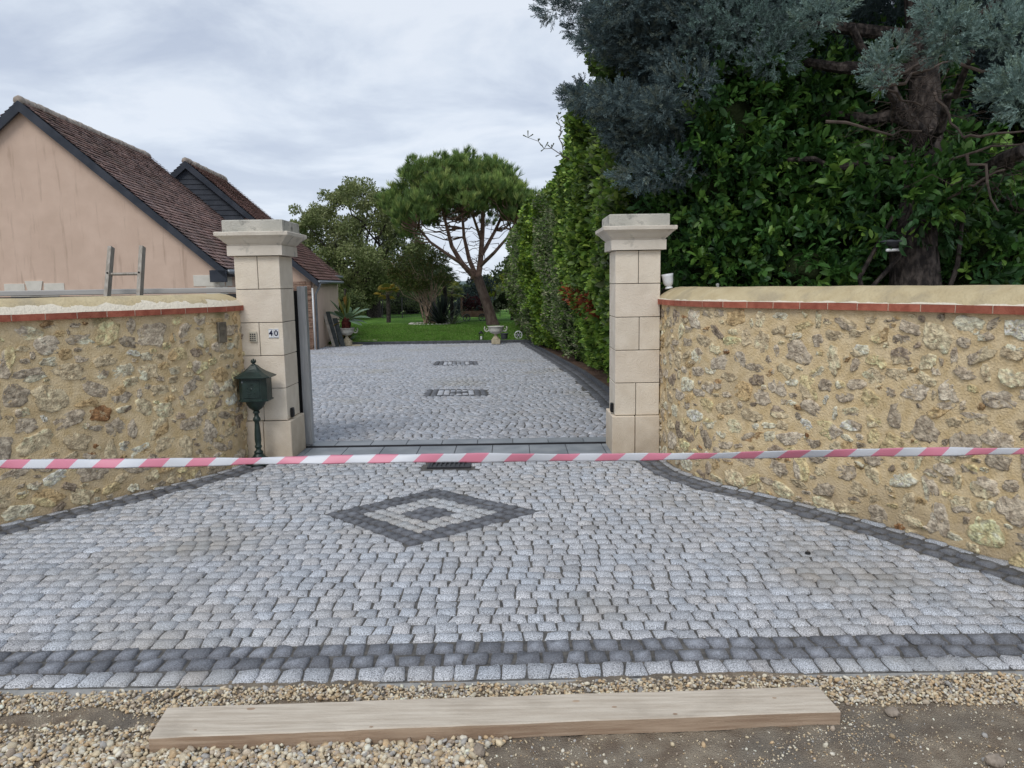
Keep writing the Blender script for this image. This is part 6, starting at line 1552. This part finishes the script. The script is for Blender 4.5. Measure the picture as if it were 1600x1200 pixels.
# vine arbour / lower garden mass behind the fence
DG = [(0.112, 0.154, 0.056), (0.084, 0.119, 0.045), (0.154, 0.189, 0.07), (0.126, 0.154, 0.07)]
for i, (px, py, Yc, r_, lb) in enumerate(((540, 478, 47, 1.3, 'dark shrub behind the planted urn at the foot of the broad tree'), (575, 482, 55, 1.3, 'low dark shrub behind the tree trunk beyond the fence'), (625, 478, 55, 1.5, 'bushy shrub behind the fence left of the pale stems'), (660, 480, 56, 1.4, 'dark shrub directly behind the pale multi stem shrub'), (800, 470, 44, 1.4, 'grey green bush where the hedge meets the pine'))):
    broad('garden_shrub', lb, px, py+18, Yc, .08, [(px, py-4, 0, (r_, .8, .8)), (px-15, py+4, .3, (r_*.7, .7, .6)), (px+16, py+2, -.2, (r_*.7, .7, .6))], DG if i < 4 else GR_GREY, 150, .14, group='shrubs at the back of the lawn', core=.6, cat='shrub')
# distant tree line: reads as one mass
fo = Fol()
for i in range(110):
    xw = random.uniform(-75, 45); Yw = random.uniform(86, 125); r_ = random.uniform(2.2, 3.6); hz_ = random.uniform(2.4, 5.2)
    if -9 < xw*88/Yw < -1: hz_ *= .3; r_ *= .5
    for _ in range(5):
        c = np.array([xw+random.gauss(0, 1.2), Yw, hz_*random.uniform(.2, 1.0)]); p_, d = clump_pts(c, (r_*.6, r_*.5, r_*.45), 90, .4); fo.add(*scatter(SMALL_V, [SMALL_Q], p_, d*.6+rng.normal(0, .6, d.shape), .55*rng.uniform(.6, 1.2, 90), tints(90, [(.07, .10, .05), (.05, .08, .04), (.09, .12, .06)], .12), .3, 1.3))
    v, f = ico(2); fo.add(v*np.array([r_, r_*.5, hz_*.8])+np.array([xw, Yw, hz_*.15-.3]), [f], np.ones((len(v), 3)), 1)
o = fo.build('far_woodland', [M['leaf'], M['dark_filler']]); tag(o, 'distant line of trees beyond the lawn', 'woodland', kind='stuff')
# far hills
xs = np.linspace(-1200, 1200, 60); V = []
for r_, (Yh, hgt) in enumerate(((560, 0), (700, 1), (900, 0.6))):
    for x_ in xs: V.append((x_, Yh, -1+hgt*(2+6*float(fbm(np.array(x_*.004+3), np.array(1.0), 3)))))
o = mesh_np('hills', np.array(V), [grid_faces(3, 60)], M['hill'], smooth=True); tag(o, kind='structure')

# ---- wire fence behind the lawn
root = empty('wire_fence', (-8.0, 48.5, -.53), label='dark wire mesh fence across the back of the lawn, left of the island bed', cat='fence')
for i in range(7):
    mb = MB(); x_ = -.2+i*1.25; mb.box(x_-.025, x_+.025, -.025, .025, 0, 1.35, bev=.004); mb.build('post', M['dark_metal'], root)
mb = MB()
for i in range(7): mb.box(-.2, 7.3, -.004, .004, .1+i*.19, .108+i*.19)
for i in range(75): mb.box(-.2+i*.1, -.194+i*.1, -.010, -.0045, .05, 1.3)
mb.build('mesh_panel', M['dark_metal'], root)
# ---- garden cart with dark red plants
p = P(742, 500, 43.5)
root = empty('garden_cart', (p.x, 43.5, -.53), label='small wooden cart heaped with dark red plants left of the pine trunk', cat='cart')
wd = pmat('cart_wood', (.17, .10, .065), (.26, .16, .11), 6, .9)
mb = MB(); mb.box(-.75, .75, -.35, .35, .25, .33, bev=.01); mb.box(-.75, .75, -.37, -.34, .33, .60); mb.box(-.78, -.70, -.36, .36, .33, 1.35, bev=.01); mb.build('bed', wd, root)
for sx in (-.45, .45):
    mb = MB(); mb.tube([(sx+.2*math.cos(a), -.42, .22+.2*math.sin(a)) for a in np.linspace(0, 6.283, 17)], .03, 6, cap=False)
    for a in range(3): mb.tube([(sx+.2*math.cos(a*1.05), -.42, .22+.2*math.sin(a*1.05)), (sx-.2*math.cos(a*1.05), -.42, .22-.2*math.sin(a*1.05))], .015, 5)
    mb.build('wheel', M['terracotta_dark'], root)
fo = Fol()
for _ in range(9):
    c = (random.uniform(-.5, .7), random.uniform(-.2, .2), random.uniform(.6, 1.25)); p_, d = clump_pts(c, (.3, .25, .28), 130, .3); fo.add(*scatter(SMALL_V, [SMALL_Q], p_, d+rng.normal(0, .5, d.shape), .13*rng.uniform(.6, 1.2, 130), tints(130, [(.075, .018, .022), (.05, .014, .02), (.03, .02, .02), (.11, .03, .03)], .2), .3))
fo.build('plants', M['leaf'], root)
